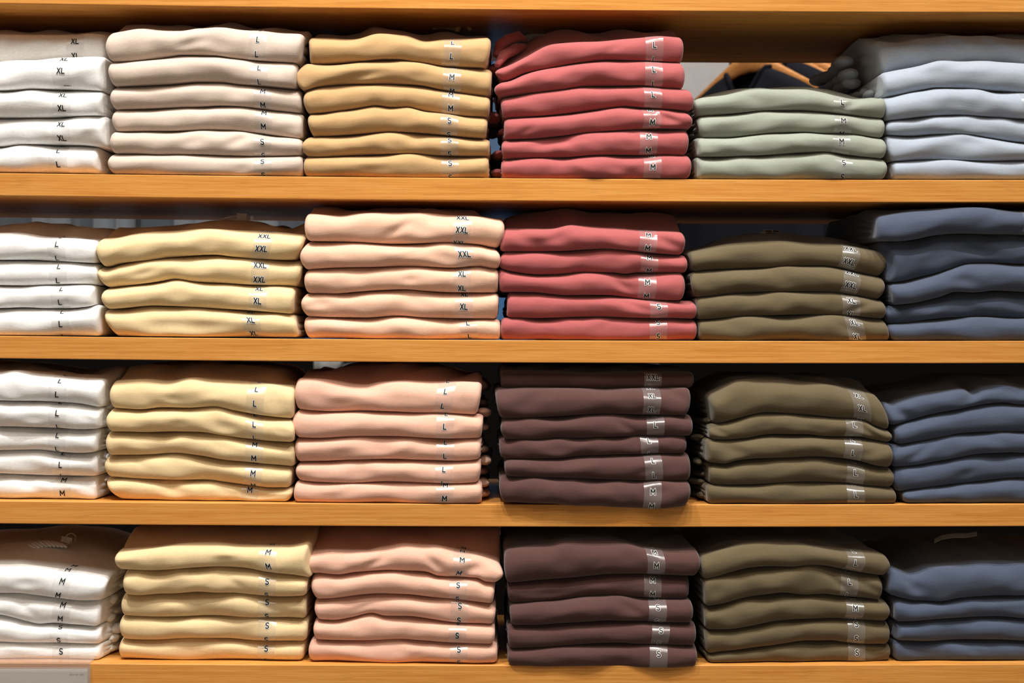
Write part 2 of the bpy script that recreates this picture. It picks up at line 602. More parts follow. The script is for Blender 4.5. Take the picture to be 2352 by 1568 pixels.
        if colour in ('light blue', 'navy'):
            lab = '%s folded shirt, %s of its stack on the %s shelf' % (colour, ('topmost' if top else 'lowest' if last else ORD[i] + ' from the top'), ROWNAME[row])
        else:
            lab = '%s folded shirt marked %s, %s of its stack on the %s shelf' % (colour, word, ('topmost' if top else 'lowest' if last else ORD[i] + ' from the top'), ROWNAME[row])
        root = thing('folded_shirt', lab, 'shirt', org, group)
        fix_normals(mesh_obj('body', allv, faces, FAB[colour], root, org))
        N_SHIRTS += 1
        if top:
            TOPS[(row, colour)] = (root, dy, z_out, z_lip)
        # ------------------------------------------------ side sleeve rolls
        for side, spec in (('L', ex.get('slL')), ('R', ex.get('slR'))):
            if not spec:
                continue
            sg = -1 if side == 'L' else 1
            for (fz_, rad, out_, d0, d1) in spec:
                mb = MB()
                ptsl, rads = [], []
                x_e = (eL if side == 'L' else eR)[1]
                for q in np.linspace(0, 1, 22):
                    yy = dy + d0 + 0.028 + (d1 - d0 - 0.028) * q
                    zz = float(zb(np.array([x_e]))[0]) + fz_ * 2 * hmean + 0.0025 * math.sin(7 * q + fz_ * 9)
                    ptsl.append((x_e + sg * (out_ - 0.0055 + 0.0035 * math.sin(6 * q + fz_ * 20)), yy, zz))
                    rads.append(rad * (1.0 + 0.18 * math.sin(23 * q + fz_ * 31)) * (0.12 + 0.88 * math.sqrt(max(0.0, 1 - (1 - min(1, q / 0.05)) ** 2))))
                mb.tube(ptsl, rads, 16, 0, 0.62)
                mb.build('sleeve_fold', FAB[colour], root, org)
        # ------------------------------------------------ size strip
        if not word:
            continue
        txp = tx / Z + ox
        xw, _ = unproj([txp], [(sy(tp, tx) + sy(seams[i + 1], tx)) / 2 / Z + oy], [dy])
        uc = (xw[0] - eL[1]) / width
        lo = 0
        P2 = loop
        fu = lambda uq: np.interp(uq, u, np.arange(NCOL))

        def sample(kf, cf):
            kf = np.clip(kf, 0, NL - 1.001); cf = np.clip(cf, 0, NCOL - 1.001)
            k0 = np.floor(kf).astype(int); c0 = np.floor(cf).astype(int)
            a = (kf - k0)[..., None]; b = (cf - c0)[..., None]
            return (P2[k0, c0] * (1 - a) * (1 - b) + P2[k0 + 1, c0] * a * (1 - b) + P2[k0, c0 + 1] * (1 - a) * b + P2[k0 + 1, c0 + 1] * a * b)

        kk = np.linspace(0, NL - 1, 900)
        cc = np.full_like(kk, fu(uc))
        cur = sample(kk, cc)
        sl = np.concatenate([[0], np.cumsum(np.linalg.norm(np.diff(cur, axis=0), axis=1))])
        k_of_s = lambda s_: np.interp(s_, sl, kk)
        kc = M - 1                                       # index of the front centre
        s_front = float(np.interp(kc, kk, sl))
        # vertical span of the strip
        k_top = M - NF - (1.5 if top else -0.6)
        k_bot = kc + NF - 2.2
        s0, s1 = float(np.interp(k_top, kk, sl)), float(np.interp(k_bot, kk, sl))
        ps, py_ = proj(cur)
        fr = (kk > M - NF) & (kk < kc + NF - 1)
        ty_px = ty / Z + oy
        si = np.argmin(np.where(fr, np.abs(py_ - ty_px), 1e9))
        s_let = sl[si]
        tl = math.tan(math.radians(tilt))

        def place(gx, s_, off):
            """gx metres to the right of the strip's middle, s_ arc length"""
            gx = np.asarray(gx, float); s_ = np.asarray(s_, float)
            gxx = gx + (s_ - s_let) * -tl
            cf = fu(np.clip(uc + gxx / width, 0.001, 0.999)); kf = k_of_s(s_)
            p = sample(kf, cf)
            e = 0.6
            du = sample(kf, cf + e) - sample(kf, cf - e)
            dk = sample(kf + e, cf) - sample(kf - e, cf)
            nn = np.cross(dk, du)
            nn /= np.maximum(np.linalg.norm(nn, axis=-1, keepdims=True), 1e-9)
            nn = np.where((nn[..., 1:2] > 0.2) & True, -nn, nn)
            return p + nn * off

        hw = 0.01245
        ns, nx = 44, 9
        S_, X_ = np.meshgrid(np.linspace(s0, s1, ns), np.linspace(-hw, hw, nx), indexing='ij')
        tv = place(X_, S_, 0.0004).reshape(-1, 3)
        tf = [(r * nx + c, (r + 1) * nx + c, (r + 1) * nx + c + 1, r * nx + c + 1) for r in range(ns - 1) for c in range(nx - 1)]
        mi = [0] * len(tf)
        tv = [tuple(p) for p in tv]

        def add_word(wd, sc, s_mid, gx0, wst, halo):
            for poly in word_strokes(wd, sc):
                for w_, off, m_, e_ in (((wst + halo, 0.0005, 2, wst / 2 * 0 + halo / 2),) if halo else ()) + ((wst, 0.0006, 1, 0.0),):
                    Lr, Rw = ribbon(poly, w_, e_)
                    q = np.array([p for pair in zip(Lr, Rw) for p in pair])
                    ss = s_mid - q[:, 1]
                    if ss.min() < s0 - 0.002 or ss.max() > s1 + 0.004:
                        ss = np.clip(ss, s0 - 0.001, s1 + 0.003)
                    w3 = place(gx0 + q[:, 0], ss, off)
                    b0 = len(tv)
                    tv.extend(tuple(p) for p in w3)
                    for r in range(len(Lr) - 1):
                        tf.append((b0 + 2 * r, b0 + 2 * r + 1, b0 + 2 * r + 3, b0 + 2 * r + 2)); mi.append(m_)

        tiny = ex.get('tiny')
        for kq in range(-5, 6):
            sm = s_let + kq * SIZE_GAP
            if sm - 0.0035 < s0 or sm + 0.0015 > s1:
                continue
            if tiny and abs(kq) % 2 == 1 and kq > 0:
                continue
            add_word(word, 1.0, sm, 0.0, 0.00155, 0.0013)
        if tiny:                                          # a line of print too fine to read
            sm = s_let + tiny * 1e-3
            for q in range(9):
                gx = 0.001 + q * 0.00092
                hgt = 0.0006 + 0.0002 * ((q * 7) % 3)
                q4 = place(np.array([gx, gx + 0.0006, gx + 0.0006, gx]), np.array([sm - hgt, sm - hgt, sm + hgt, sm + hgt]), 0.0006)
                b0 = len(tv); tv.extend(tuple(p) for p in q4); tf.append((b0, b0 + 3, b0 + 2, b0 + 1)); mi.append(1)
            add_word('XL', 0.14, sm, 0.0108, 0.0003, 0)
        o = mesh_obj('size_strip', tv, tf, [M_FILM, M_INK, M_HALO], root, org, mi)
        o['label'] = 'clear film strip printed with %s' % word



# ---------------------------------------------------------------- the stacks (measured on the photograph)
A, B_, C_, D_ = 0, 640, 1100, 1632
XL0 = -620       # stacks cut by the left edge run on to here (crop pixels)

# ---- top shelf
build_stack(0, 'white', A,
    [[(XL0, 245), (0, 237), (200, 230), (400, 233), (600, 236), (800, 240)],
     [(XL0, 480), (0, 470), (100, 462), (200, 452), (300, 450), (500, 440), (700, 435), (800, 440)],
     [(XL0, 675), (0, 672), (100, 668), (250, 660), (400, 662), (600, 668), (780, 680)],
     [(XL0, 872), (0, 875), (250, 876), (450, 872), (600, 866), (800, 862)],
     [(XL0, 1090), (0, 1092), (150, 1080), (300, 1078), (450, 1082), (600, 1085), (800, 1105)],
     [(XL0, 1290), (0, 1290), (400, 1292), (800, 1296)]],
    [(XL0, 262), (0, 255), (400, 248), (600, 250), (800, 258)],
    [((XL0, XL0, XL0), (785, 786, 785), 'XL', 562, 310, 0, {'dy': 44, 'deep': 0.30}),
     ((XL0, XL0, XL0), (786, 758, 775), 'XL', 457, 530, 0, {'tiny': 21.5, 'slR': [(0.5, 0.008, 0.004, 0.03, 0.29)]}),
     ((XL0, XL0, XL0), (765, 752, 758), 'XL', 460, 716, 0, {'slR': [(0.6, 0.008, 0.003, 0.02, 0.29)]}),
     ((XL0, XL0, XL0), (795, 772, 795), 'XL', 456, 932, 0, {'dents': [(0.93, 0.2, 0.012, 0.010, 0.3, 0.004)]}),
     ((XL0, XL0, XL0), (726, 722, 735), 'L', 430, 1135, 0, {'slR': [(0.55, 0.009, 0.003, 0.02, 0.29)]})],
    4, 6, bulgeR=0.003)

build_stack(0, 'beige', A,
    [[(785, 235), (850, 200), (1000, 190), (1300, 184), (1500, 190), (1700, 190), (1900, 205), (2100, 210), (2280, 225)],
     [(785, 445), (870, 458), (1000, 452), (1200, 430), (1370, 408), (1600, 412), (1750, 432), (1900, 447), (2100, 462), (2260, 472)],
     [(800, 648), (1000, 640), (1250, 628), (1500, 608), (1650, 612), (1800, 630), (2000, 645), (2240, 664)],
     [(815, 823), (1000, 815), (1250, 805), (1500, 797), (1650, 790), (1800, 798), (2000, 820), (2260, 846)],
     [(820, 985), (1000, 982), (1250, 980), (1450, 975), (1700, 972), (1900, 992), (2100, 1018), (2270, 1040)],
     [(800, 1150), (1000, 1150), (1250, 1160), (1500, 1158), (1700, 1165), (2000, 1170), (2280, 1165)],
     [(795, 1300), (1200, 1308), (1700, 1314), (2280, 1320)]],
    [(785, 262), (900, 228), (1100, 207), (1350, 225), (1500, 200), (1700, 205), (1900, 225), (2100, 235), (2280, 255)],
    [((800, 784, 805), (2276, 2262, 2245), 'L', 1930, 297, 0, {'dents': [(0.45, -0.2, 0.02, 0.011, 1.0, -0.004)]}),
     ((808, 803, 832), (2225, 2222, 2222), 'L', 1942, 510, 1),
     ((832, 818, 842), (2255, 2256, 2258), 'M', 1967, 787, 2),
     ((842, 830, 855), (2272, 2266, 2262), 'M', 1975, 948, 0),
     ((825, 818, 835), (2258, 2264, 2262), 'S', 1967, 1063, 0, {'dents': [(0.68, 0.3, 0.012, 0.01, 0.8, -0.005)]}),
     ((818, 800, 828), (2266, 2268, 2266), 'S', 1969, 1212, 0)],
    3, 1)

build_stack(0, 'khaki', B_,
    [[(205, 240), (240, 222), (300, 235), (420, 240), (600, 250), (740, 205), (900, 212), (1050, 230), (1240, 245), (1400, 262), (1560, 258), (1600, 275)],
     [(190, 475), (320, 472), (500, 462), (650, 452), (800, 440), (900, 442), (1000, 458), (1150, 478), (1250, 490), (1400, 498), (1600, 503)],
     [(130, 690), (190, 678), (300, 648), (450, 632), (600, 625), (750, 625), (950, 628), (1080, 638), (1200, 665), (1400, 700), (1600, 723)],
     [(190, 852), (350, 840), (500, 822), (650, 798), (730, 788), (850, 800), (950, 800), (1100, 830), (1300, 860), (1590, 878)],
     [(190, 1024), (350, 1018), (600, 1000), (850, 985), (1000, 990), (1200, 1008), (1400, 1025), (1580, 1036)],
     [(180, 1170), (300, 1175), (500, 1165), (700, 1155), (950, 1150), (1200, 1165), (1590, 1170)],
     [(180, 1318), (700, 1326), (1590, 1332)]],
    [(205, 272), (400, 264), (580, 274), (750, 250), (950, 254), (1100, 292), (1250, 277), (1450, 270), (1600, 275)],
    [((210, 228, 226), (1592, 1588, 1562), 'L', 1305, 420, 0, {'dents': [(0.62, 0.75, 0.016, 0.008, 0.2, -0.005)]}),
     ((180, 122, 165), (1602, 1597, 1590), 'M', 1300, 577, 0, {'dents': [(0.36, -0.4, 0.022, 0.008, 1.0, -0.004)]}),
     ((188, 184, 208), (1586, 1586, 1577), 'M', 1292, 812, 0),
     ((215, 220, 245), (1566, 1566, 1552), 'S', 1281, 905, 0),
     ((200, 172, 196), (1586, 1582, 1580), 'S', 1281, 1153, 0, {'dents': [(0.62, 0.6, 0.014, 0.008, 0.6, -0.004)]}),
     ((188, 182, 192), (1576, 1577, 1575), 'S', 1287, 1225, 0)],
    3, 3)

build_stack(0, 'rose', C_,
    [[(100, 480), (200, 400), (330, 310), (500, 250), (650, 230), (800, 226), (1000, 230), (1250, 240), (1500, 250), (1620, 280)],
     [(100, 590), (180, 600), (350, 540), (500, 510), (650, 480), (800, 460), (1000, 445), (1200, 455), (1400, 462), (1620, 478)],
     [(100, 730), (200, 718), (400, 692), (600, 670), (800, 640), (1000, 638), (1200, 640), (1300, 650), (1400, 662), (1620, 672)],
     [(150, 882), (400, 868), (650, 845), (850, 820), (1000, 805), (1100, 795), (1250, 808), (1400, 820), (1620, 832)],
     [(170, 1040), (400, 1035), (600, 1015), (800, 995), (1000, 978), (1200, 970), (1400, 965), (1620, 968)],
     [(150, 1190), (400, 1180), (650, 1175), (850, 1162), (1100, 1160), (1300, 1165), (1620, 1162)],
     [(150, 1332), (700, 1338), (1620, 1338)]],
    [(100, 530), (230, 480), (350, 420), (560, 330), (750, 310), (900, 298), (1150, 285), (1400, 280), (1620, 285)],
    [((125, 128, 165), (1532, 1537, 1527), 'L', 1318, 335, 0, {'slL': [(1.15, 0.013, 0.004, 0.05, 0.29), (0.75, 0.012, 0.006, 0.03, 0.28)]}),
     ((180, 118, 142), (1534, 1547, 1535), 'L', 1312, 520, -3),
     ((165, 168, 182), (1590, 1613, 1602), 'L', 1308, 707, 0, {'dy': 1, 'slL': [(0.4, 0.011, 0.014, 0.04, 0.28)]}),
     ((192, 190, 192), (1560, 1602, 1592), 'M', 1300, 917, 3, {'slL': [(0.6, 0.006, 0.006, 0.02, 0.28)], 'dents': [(0.86, 0.1, 0.012, 0.01, -1.0, -0.004)]}),
     ((180, 170, 186), (1570, 1577, 1562), 'M', 1275, 1130, 0, {'slL': [(0.5, 0.010, 0.011, 0.03, 0.28)], 'dents': [(0.3, 0.4, 0.03, 0.007, 1.0, -0.006)]}),
     ((172, 168, 177), (1588, 1596, 1582), 'M', 1305, 1252, 0, {'slL': [(0.5, 0.011, 0.013, 0.03, 0.28)]})],
    -3, 4, dyx=-10)

build_stack(0, 'sage', D_,
    [[(-130, 735), (-50, 715), (100, 700), (250, 670), (400, 655), (550, 650), (700, 645), (850, 670), (950, 705), (1100, 738), (1330, 730)],
     [(-130, 872), (0, 862), (200, 845), (450, 825), (650, 822), (800, 832), (1000, 855), (1150, 875), (1330, 889)],
     [(-130, 1030), (100, 1028), (300, 1010), (500, 992), (700, 988), (850, 1000), (1050, 1005), (1200, 1025), (1330, 1036)],
     [(-130, 1172), (100, 1172), (300, 1165), (500, 1155), (700, 1142), (850, 1138), (1000, 1155), (1150, 1175), (1330, 1193)],
     [(-130, 1340), (500, 1342), (1340, 1345)]],
    [(-130, 745), (-50, 725), (100, 710), (250, 685), (400, 672), (550, 665), (700, 660), (850, 685), (950, 715), (1100, 745), (1330, 738)],
    [((-115, -114, -98), (1316, 1320, 1314), 'L', 990, 765, 3, {'slL': [(0.35, 0.008, 0.003, 0.03, 0.28)], 'dents': [(0.83, 0.3, 0.008, 0.02, 0.8, -0.003)]}),
     ((-92, -88, -62), (1312, 1316, 1302), 'M', 992, 903, 0, {'slL': [(0.3, 0.008, 0.004, 0.03, 0.28)]}),
     ((-112, -88, -90), (1320, 1326, 1312), 'M', 984, 1060, 0, {'slL': [(0.35, 0.008, 0.003, 0.03, 0.28)]}),
     ((-114, -88, -92), (1326, 1332, 1314), 'S', 1000, 1220, 0, {'slL': [(0.3, 0.008, 0.003, 0.03, 0.28)]})],
    -3, -2, dyx=-6)

XR1 = 2960
build_stack(0, 'light blue', D_,
    [[(1245, 270), (1400, 235), (1600, 210), (1800, 195), (1950, 197), (2100, 215), (2350, 250), (XR1, 290)],
     [(1270, 548), (1400, 525), (1550, 500), (1700, 470), (1850, 465), (2050, 460), (2200, 470), (2350, 488), (XR1, 520)],
     [(1290, 728), (1450, 700), (1600, 668), (1700, 652), (1850, 655), (2050, 668), (2200, 675), (2350, 690), (XR1, 700)],
     [(1300, 906), (1450, 890), (1600, 872), (1850, 858), (2050, 868), (2350, 888), (XR1, 900)],
     [(1310, 1008), (1500, 1015), (1700, 1005), (1900, 1005), (2100, 1030), (2350, 1065), (XR1, 1090)],
     [(1310, 1212), (1420, 1205), (1600, 1195), (1900, 1200), (2100, 1205), (2350, 1200), (XR1, 1210)],
     [(1310, 1342), (XR1, 1344)]],
    [(1245, 300), (1400, 312), (1600, 280), (1850, 262), (2100, 262), (2350, 290), (XR1, 310)],
    [((1258, 1270, 1292), (XR1, XR1, XR1), 'L', 2390, 330, 0, {'dy': 42, 'deep': 0.30, 'slL': [(0.75, 0.013, 0.034, 0.05, 0.27), (0.35, 0.013, 0.026, 0.04, 0.27), (0.0, 0.012, 0.024, 0.05, 0.27), (-0.35, 0.010, 0.010, 0.03, 0.2)]}),
     ((1308, 1305, 1312), (XR1, XR1, XR1), 'L', 2430, 560, 0, {'slL': [(0.4, 0.009, 0.004, 0.03, 0.28)]}),
     ((1306, 1314, 1322), (XR1, XR1, XR1), 'L', 2400, 800, 0),
     ((1340, 1324, 1332), (XR1, XR1, XR1), 'L', 2440, 960, 0),
     ((1326, 1330, 1358), (XR1, XR1, XR1), 'L', 2440, 1130, 0),
     ((1370, 1372, 1378), (XR1, XR1, XR1), 'L', 2440, 1270, 0)],
    3, 4)

# ---- second shelf
build_stack(1, 'white', A,
    [[(XL0, 385), (0, 385), (150, 365), (250, 347), (400, 352), (520, 375), (650, 390), (760, 410)],
     [(XL0, 640), (0, 640), (200, 640), (400, 650), (550, 658), (760, 667)],
     [(XL0, 832), (0, 832), (200, 835), (400, 828), (550, 822), (760, 832)],
     [(XL0, 1003), (0, 1003), (170, 998), (350, 1005), (500, 1005), (640, 995), (760, 970)],
     [(XL0, 1207), (0, 1208), (760, 1212)]],
    [(XL0, 430), (0, 432), (150, 435), (300, 455), (500, 475), (760, 492)],
    [((XL0, XL0, XL0), (724, 716, 716), 'L', 424, 525, 0),
     ((XL0, XL0, XL0), (728, 725, 728), 'L', 440, 693, 5),
     ((XL0, XL0, XL0), (706, 690, 702), 'L', 447, 960, 4, {'slR': [(0.2, 0.007, 0.004, 0.03, 0.29)]}),
     ((XL0, XL0, XL0), (742, 736, 746), 'L', 457, 1123, 0)],
    4, 10)

build_stack(1, 'cream', A,
    [[(705, 480), (770, 410), (830, 376), (1000, 388), (1250, 385), (1450, 350), (1650, 338), (1900, 350), (2050, 365), (2180, 398), (2290, 350)],
     [(705, 668), (790, 690), (900, 665), (1100, 645), (1300, 618), (1600, 602), (1750, 618), (1950, 635), (2150, 640), (2290, 630)],
     [(705, 832), (790, 850), (900, 838), (1100, 815), (1230, 795), (1300, 785), (1450, 805), (1650, 815), (1900, 828), (2150, 835), (2290, 842)],
     [(740, 1016), (900, 1005), (1050, 990), (1150, 985), (1350, 990), (1600, 1005), (1850, 1020), (2240, 1052)],
     [(740, 1212), (1400, 1218), (2240, 1222)]],
    [(705, 475), (850, 467), (1000, 441), (1200, 417), (1500, 406), (1800, 413), (2100, 427), (2290, 445)],
    [((728, 712, 748), (2284, 2272, 2225), 'XXL', 1970, 467, 0),
     ((735, 724, 782), (2245, 2262, 2228), 'XXL', 1950, 683, 0, {'dents': [(0.25, 0.0, 0.02, 0.008, 1.0, -0.003)]}),
     ((765, 751, 788), (2212, 2202, 2195), 'XL', 1932, 950, 0),
     ((762, 790, 850), (2205, 2226, 2232), 'XL', 1887, 1093, 0, {'dents': [(0.5, -0.3, 0.08, 0.010, 0.2, -0.004)]})],
    3, 8)

build_stack(1, 'peach', B_,
    [[(180, 290), (230, 258), (300, 262), (450, 230), (650, 205), (900, 205), (1150, 215), (1350, 230), (1480, 275), (1530, 312), (1700, 330)],
     [(150, 498), (400, 502), (600, 508), (850, 520), (1000, 518), (1200, 512), (1350, 515), (1500, 525), (1600, 545), (1700, 556)],
     [(150, 722), (300, 708), (500, 698), (700, 695), (900, 690), (1100, 693), (1300, 700), (1500, 690), (1600, 705), (1700, 710)],
     [(150, 890), (400, 895), (600, 880), (750, 870), (950, 863), (1100, 875), (1300, 885), (1700, 888)],
     [(150, 1063), (400, 1072), (650, 1075), (900, 1062), (1100, 1075), (1300, 1080), (1700, 1085)],
     [(150, 1228), (800, 1235), (1700, 1240)]],
    [(180, 290), (350, 300), (450, 305), (600, 290), (900, 283), (1150, 290), (1350, 305), (1500, 312), (1700, 340)],
    [((198, 191, 206), (1690, 1691, 1655), 'XXL', 1378, 418, 0, {'dents': [(0.47, -0.1, 0.012, 0.012, 0.9, -0.004)]}),
     ((205, 158, 190), (1640, 1664, 1652), 'XXL', 1394, 598, -6, {'tiny': 22, 'dents': [(0.58, 0.2, 0.015, 0.008, 0.9, -0.002)]}),
     ((198, 189, 204), (1652, 1648, 1645), 'XL', 1375, 747, 0),
     ((185, 166, 196), (1652, 1648, 1640), 'XL', 1390, 993, 0, {'tiny': 21}),
     ((192, 188, 212), (1662, 1664, 1662), 'L', 1420, 1118, -6)],
    3, -3)

build_stack(1, 'rose', C_,
    [[(140, 340), (300, 290), (500, 260), (700, 255), (900, 265), (1100, 280), (1300, 285), (1460, 290), (1560, 400), (1660, 430)],
     [(140, 578), (400, 578), (600, 575), (800, 565), (950, 560), (1100, 570), (1300, 590), (1660, 612)],
     [(140, 698), (250, 730), (450, 752), (600, 750), (800, 735), (1000, 735), (1100, 745), (1200, 735), (1350, 738), (1660, 740)],
     [(140, 880), (400, 885), (550, 900), (650, 908), (800, 905), (950, 905), (1100, 920), (1250, 940), (1400, 945), (1660, 945)],
     [(140, 1073), (400, 1080), (600, 1075), (800, 1070), (1000, 1072), (1200, 1078), (1450, 1080), (1660, 1086)],
     [(140, 1240), (1660, 1244)]],
    [(140, 395), (400, 400), (550, 405), (700, 380), (850, 385), (1000, 395), (1200, 410), (1400, 425), (1660, 432)],
    [((188, 165, 160), (1545, 1553, 1536), 'M', 1275, 420, 0, {'dents': [(0.9, 0.0, 0.016, 0.012, -0.9, -0.004), (0.3, 0.1, 0.02, 0.01, 1.0, -0.003)]}),
     ((180, 155, 156), (1560, 1569, 1560), 'M', 1280, 625, -3),
     ((150, 150, 156), (1540, 1549, 1532), 'M', 1268, 810, 0, {'dents': [(0.66, 0.0, 0.012, 0.012, -0.8, -0.004)]}),
     ((217, 212, 210), (1625, 1641, 1635), 'S', 1353, 992, 0, {'dy': 5, 'dents': [(0.68, 0.2, 0.018, 0.009, -0.9, -0.004)]}),
     ((170, 164, 166), (1636, 1641, 1632), 'S', 1347, 1113, -2, {'dy': 7})],
    4, 3)

build_stack(1, 'olive', D_,
    [[(-170, 570), (0, 520), (150, 470), (350, 440), (600, 445), (800, 448), (950, 475), (1100, 520), (1300, 565), (1370, 640)],
     [(-170, 735), (0, 715), (200, 705), (400, 697), (600, 690), (850, 685), (950, 695), (1100, 730), (1370, 785)],
     [(-150, 922), (0, 915), (250, 890), (450, 880), (700, 878), (900, 885), (1050, 905), (1200, 930), (1370, 955)],
     [(-150, 1090), (0, 1085), (200, 1068), (450, 1058), (700, 1052), (900, 1055), (1050, 1060), (1200, 1075), (1370, 1088)],
     [(-150, 1245), (1380, 1248)]],
    [(-170, 580), (0, 540), (150, 515), (350, 500), (550, 498), (750, 508), (950, 520), (1100, 540), (1370, 590)],
    [((-162, -150, -135), (1335, 1332, 1290), 'XXL', 1050, 655, 3),
     ((-142, -145, -115), (1320, 1316, 1282), 'XXL', 1060, 833, 2),
     ((-106, -98, -92), (1315, 1326, 1320), 'XL', 1060, 948, 0, {'dents': [(0.85, -0.2, 0.010, 0.012, 0.9, -0.003)]}),
     ((-88, -80, -78), (1330, 1345, 1362), 'XL', 1088, 1112, -4, {'dents': [(0.8, -0.2, 0.014, 0.012, -0.9, -0.004)]})],
    4, 12)

build_stack(1, 'navy', D_,
    [[(1245, 270), (1300, 250), (1500, 235), (1800, 220), (2352, 240), (XR1, 260)],
     [(1245, 495), (1400, 500), (1550, 485), (1700, 455), (1900, 440), (2100, 445), (2350, 450), (XR1, 470)],
     [(1290, 815), (1450, 800), (1600, 765), (1800, 710), (1950, 665), (2100, 660), (2350, 670), (XR1, 690)],
     [(1290, 988), (1500, 970), (1700, 925), (1850, 880), (2000, 885), (2150, 870), (2350, 880), (XR1, 900)],
     [(1290, 1126), (1450, 1118), (1600, 1095), (1800, 1075), (2000, 1070), (2350, 1075), (XR1, 1080)],
     [(1290, 1245), (XR1, 1248)]],
    [(1245, 310), (1400, 285), (1600, 255), (1800, 245), (2100, 250), (2350, 268), (XR1, 300)],
    [((1268, 1264, 1258), (XR1, XR1, XR1), 'L', 2420, 370, 0),
     ((1290, 1372, 1338), (XR1, XR1, XR1), 'L', 2440, 560, 0, {'dy': 6, 'dents': [(0.42, -0.2, 0.022, 0.014, -0.8, -0.006)]}),
     ((1368, 1372, 1392), (XR1, XR1, XR1), 'L', 2440, 780, 0, {'dents': [(0.33, -0.1, 0.020, 0.012, -0.9, -0.004)]}),
     ((1328, 1318, 1342), (XR1, XR1, XR1), 'L', 2440, 980, 0, {'dy': 13}),
     ((1345, 1352, 1376), (XR1, XR1, XR1), 'L', 2440, 1160, 0)],
    5, -6)

# ---- third shelf
build_stack(2, 'white', A,
    [[(XL0, 175), (0, 185), (200, 195), (400, 240), (600, 250), (750, 230), (830, 215)],
     [(XL0, 455), (0, 455), (200, 458), (400, 465), (550, 475), (820, 520)],
     [(XL0, 650), (0, 650), (250, 655), (450, 662), (600, 670), (800, 664)],
     [(XL0, 828), (0, 828), (250, 825), (450, 840), (600, 848), (800, 830)],
     [(XL0, 998), (0, 1000), (200, 1008), (400, 1018), (550, 1022), (800, 1020)],
     [(XL0, 1190), (0, 1190), (400, 1196), (800, 1198)]],
    [(XL0, 235), (0, 235), (120, 227), (300, 242), (500, 272), (830, 295)],
    [((XL0, XL0, XL0), (775, 756, 750), 'L', 430, 410, 4, {'slR': [(0.8, 0.010, 0.001, 0.025, 0.29), (0.35, 0.010, 0.002, 0.025, 0.29)]}),
     ((XL0, XL0, XL0), (752, 742, 740), 'L', 428, 550, 0, {'slR': [(0.75, 0.009, 0.005, 0.008, 0.29), (0.3, 0.008, 0.003, 0.02, 0.29)]}),
     ((XL0, XL0, XL0), (740, 726, 722), 'L', 425, 717, 0, {'slR': [(0.8, 0.009, 0.010, 0.012, 0.29), (0.35, 0.008, 0.003, 0.02, 0.29)]}),
     ((XL0, XL0, XL0), (728, 726, 725), 'L', 455, 938, 2, {'slR': [(0.7, 0.010, 0.009, 0.006, 0.29), (0.25, 0.007, 0.003, 0.02, 0.29)]}),
     ((XL0, XL0, XL0), (722, 718, 720), 'M', 463, 1150, 3, {'slR': [(0.7, 0.009, 0.006, 0.01, 0.29), (0.3, 0.009, 0.004, 0.012, 0.29)]})],
    24, -4, bulgeR=0.004)

build_stack(2, 'cream', A,
    [[(770, 320), (870, 240), (950, 210), (1100, 190), (1300, 180), (1600, 180), (1900, 190), (2100, 215), (2230, 310)],
     [(760, 500), (900, 515), (1050, 522), (1200, 510), (1400, 510), (1600, 503), (1750, 530), (1900, 555), (2050, 575), (2230, 594)],
     [(760, 688), (950, 690), (1100, 695), (1300, 690), (1500, 690), (1650, 710), (1850, 740), (2050, 760), (2230, 766)],
     [(760, 862), (950, 865), (1150, 862), (1330, 852), (1500, 868), (1700, 898), (1900, 918), (2050, 935), (2230, 952)],
     [(760, 1024), (1000, 1040), (1250, 1048), (1500, 1052), (1700, 1070), (1900, 1092), (2050, 1105), (2230, 1106)],
     [(760, 1193), (900, 1195), (1200, 1203), (1600, 1210), (2230, 1218)]],
    [(770, 312), (950, 297), (1150, 292), (1280, 299), (1450, 282), (1650, 290), (1900, 317), (2050, 332), (2230, 342)],
    [((825, 808, 820), (2212, 2206, 2202), 'L', 1915, 477, 3, {'dents': [(0.55, 0.0, 0.022, 0.012, 0.9, -0.003)]}),
     ((815, 783, 805), (2192, 2212, 2202), 'L', 1910, 635, 0),
     ((792, 782, 800), (2205, 2212, 2206), 'M', 1912, 787, 3),
     ((786, 770, 792), (2196, 2186, 2176), 'M', 1902, 1002, 0),
     ((785, 800, 880), (2196, 2192, 2162), 'M', 1874, 1125, 3, {'dents': [(0.05, 0.3, 0.014, 0.02, 0.2, 0.005), (0.8, -0.1, 0.03, 0.008, -0.6, -0.005), (0.35, 0.1, 0.02, 0.008, -0.8, -0.003)]})],
    18, -1, dyx=-10)

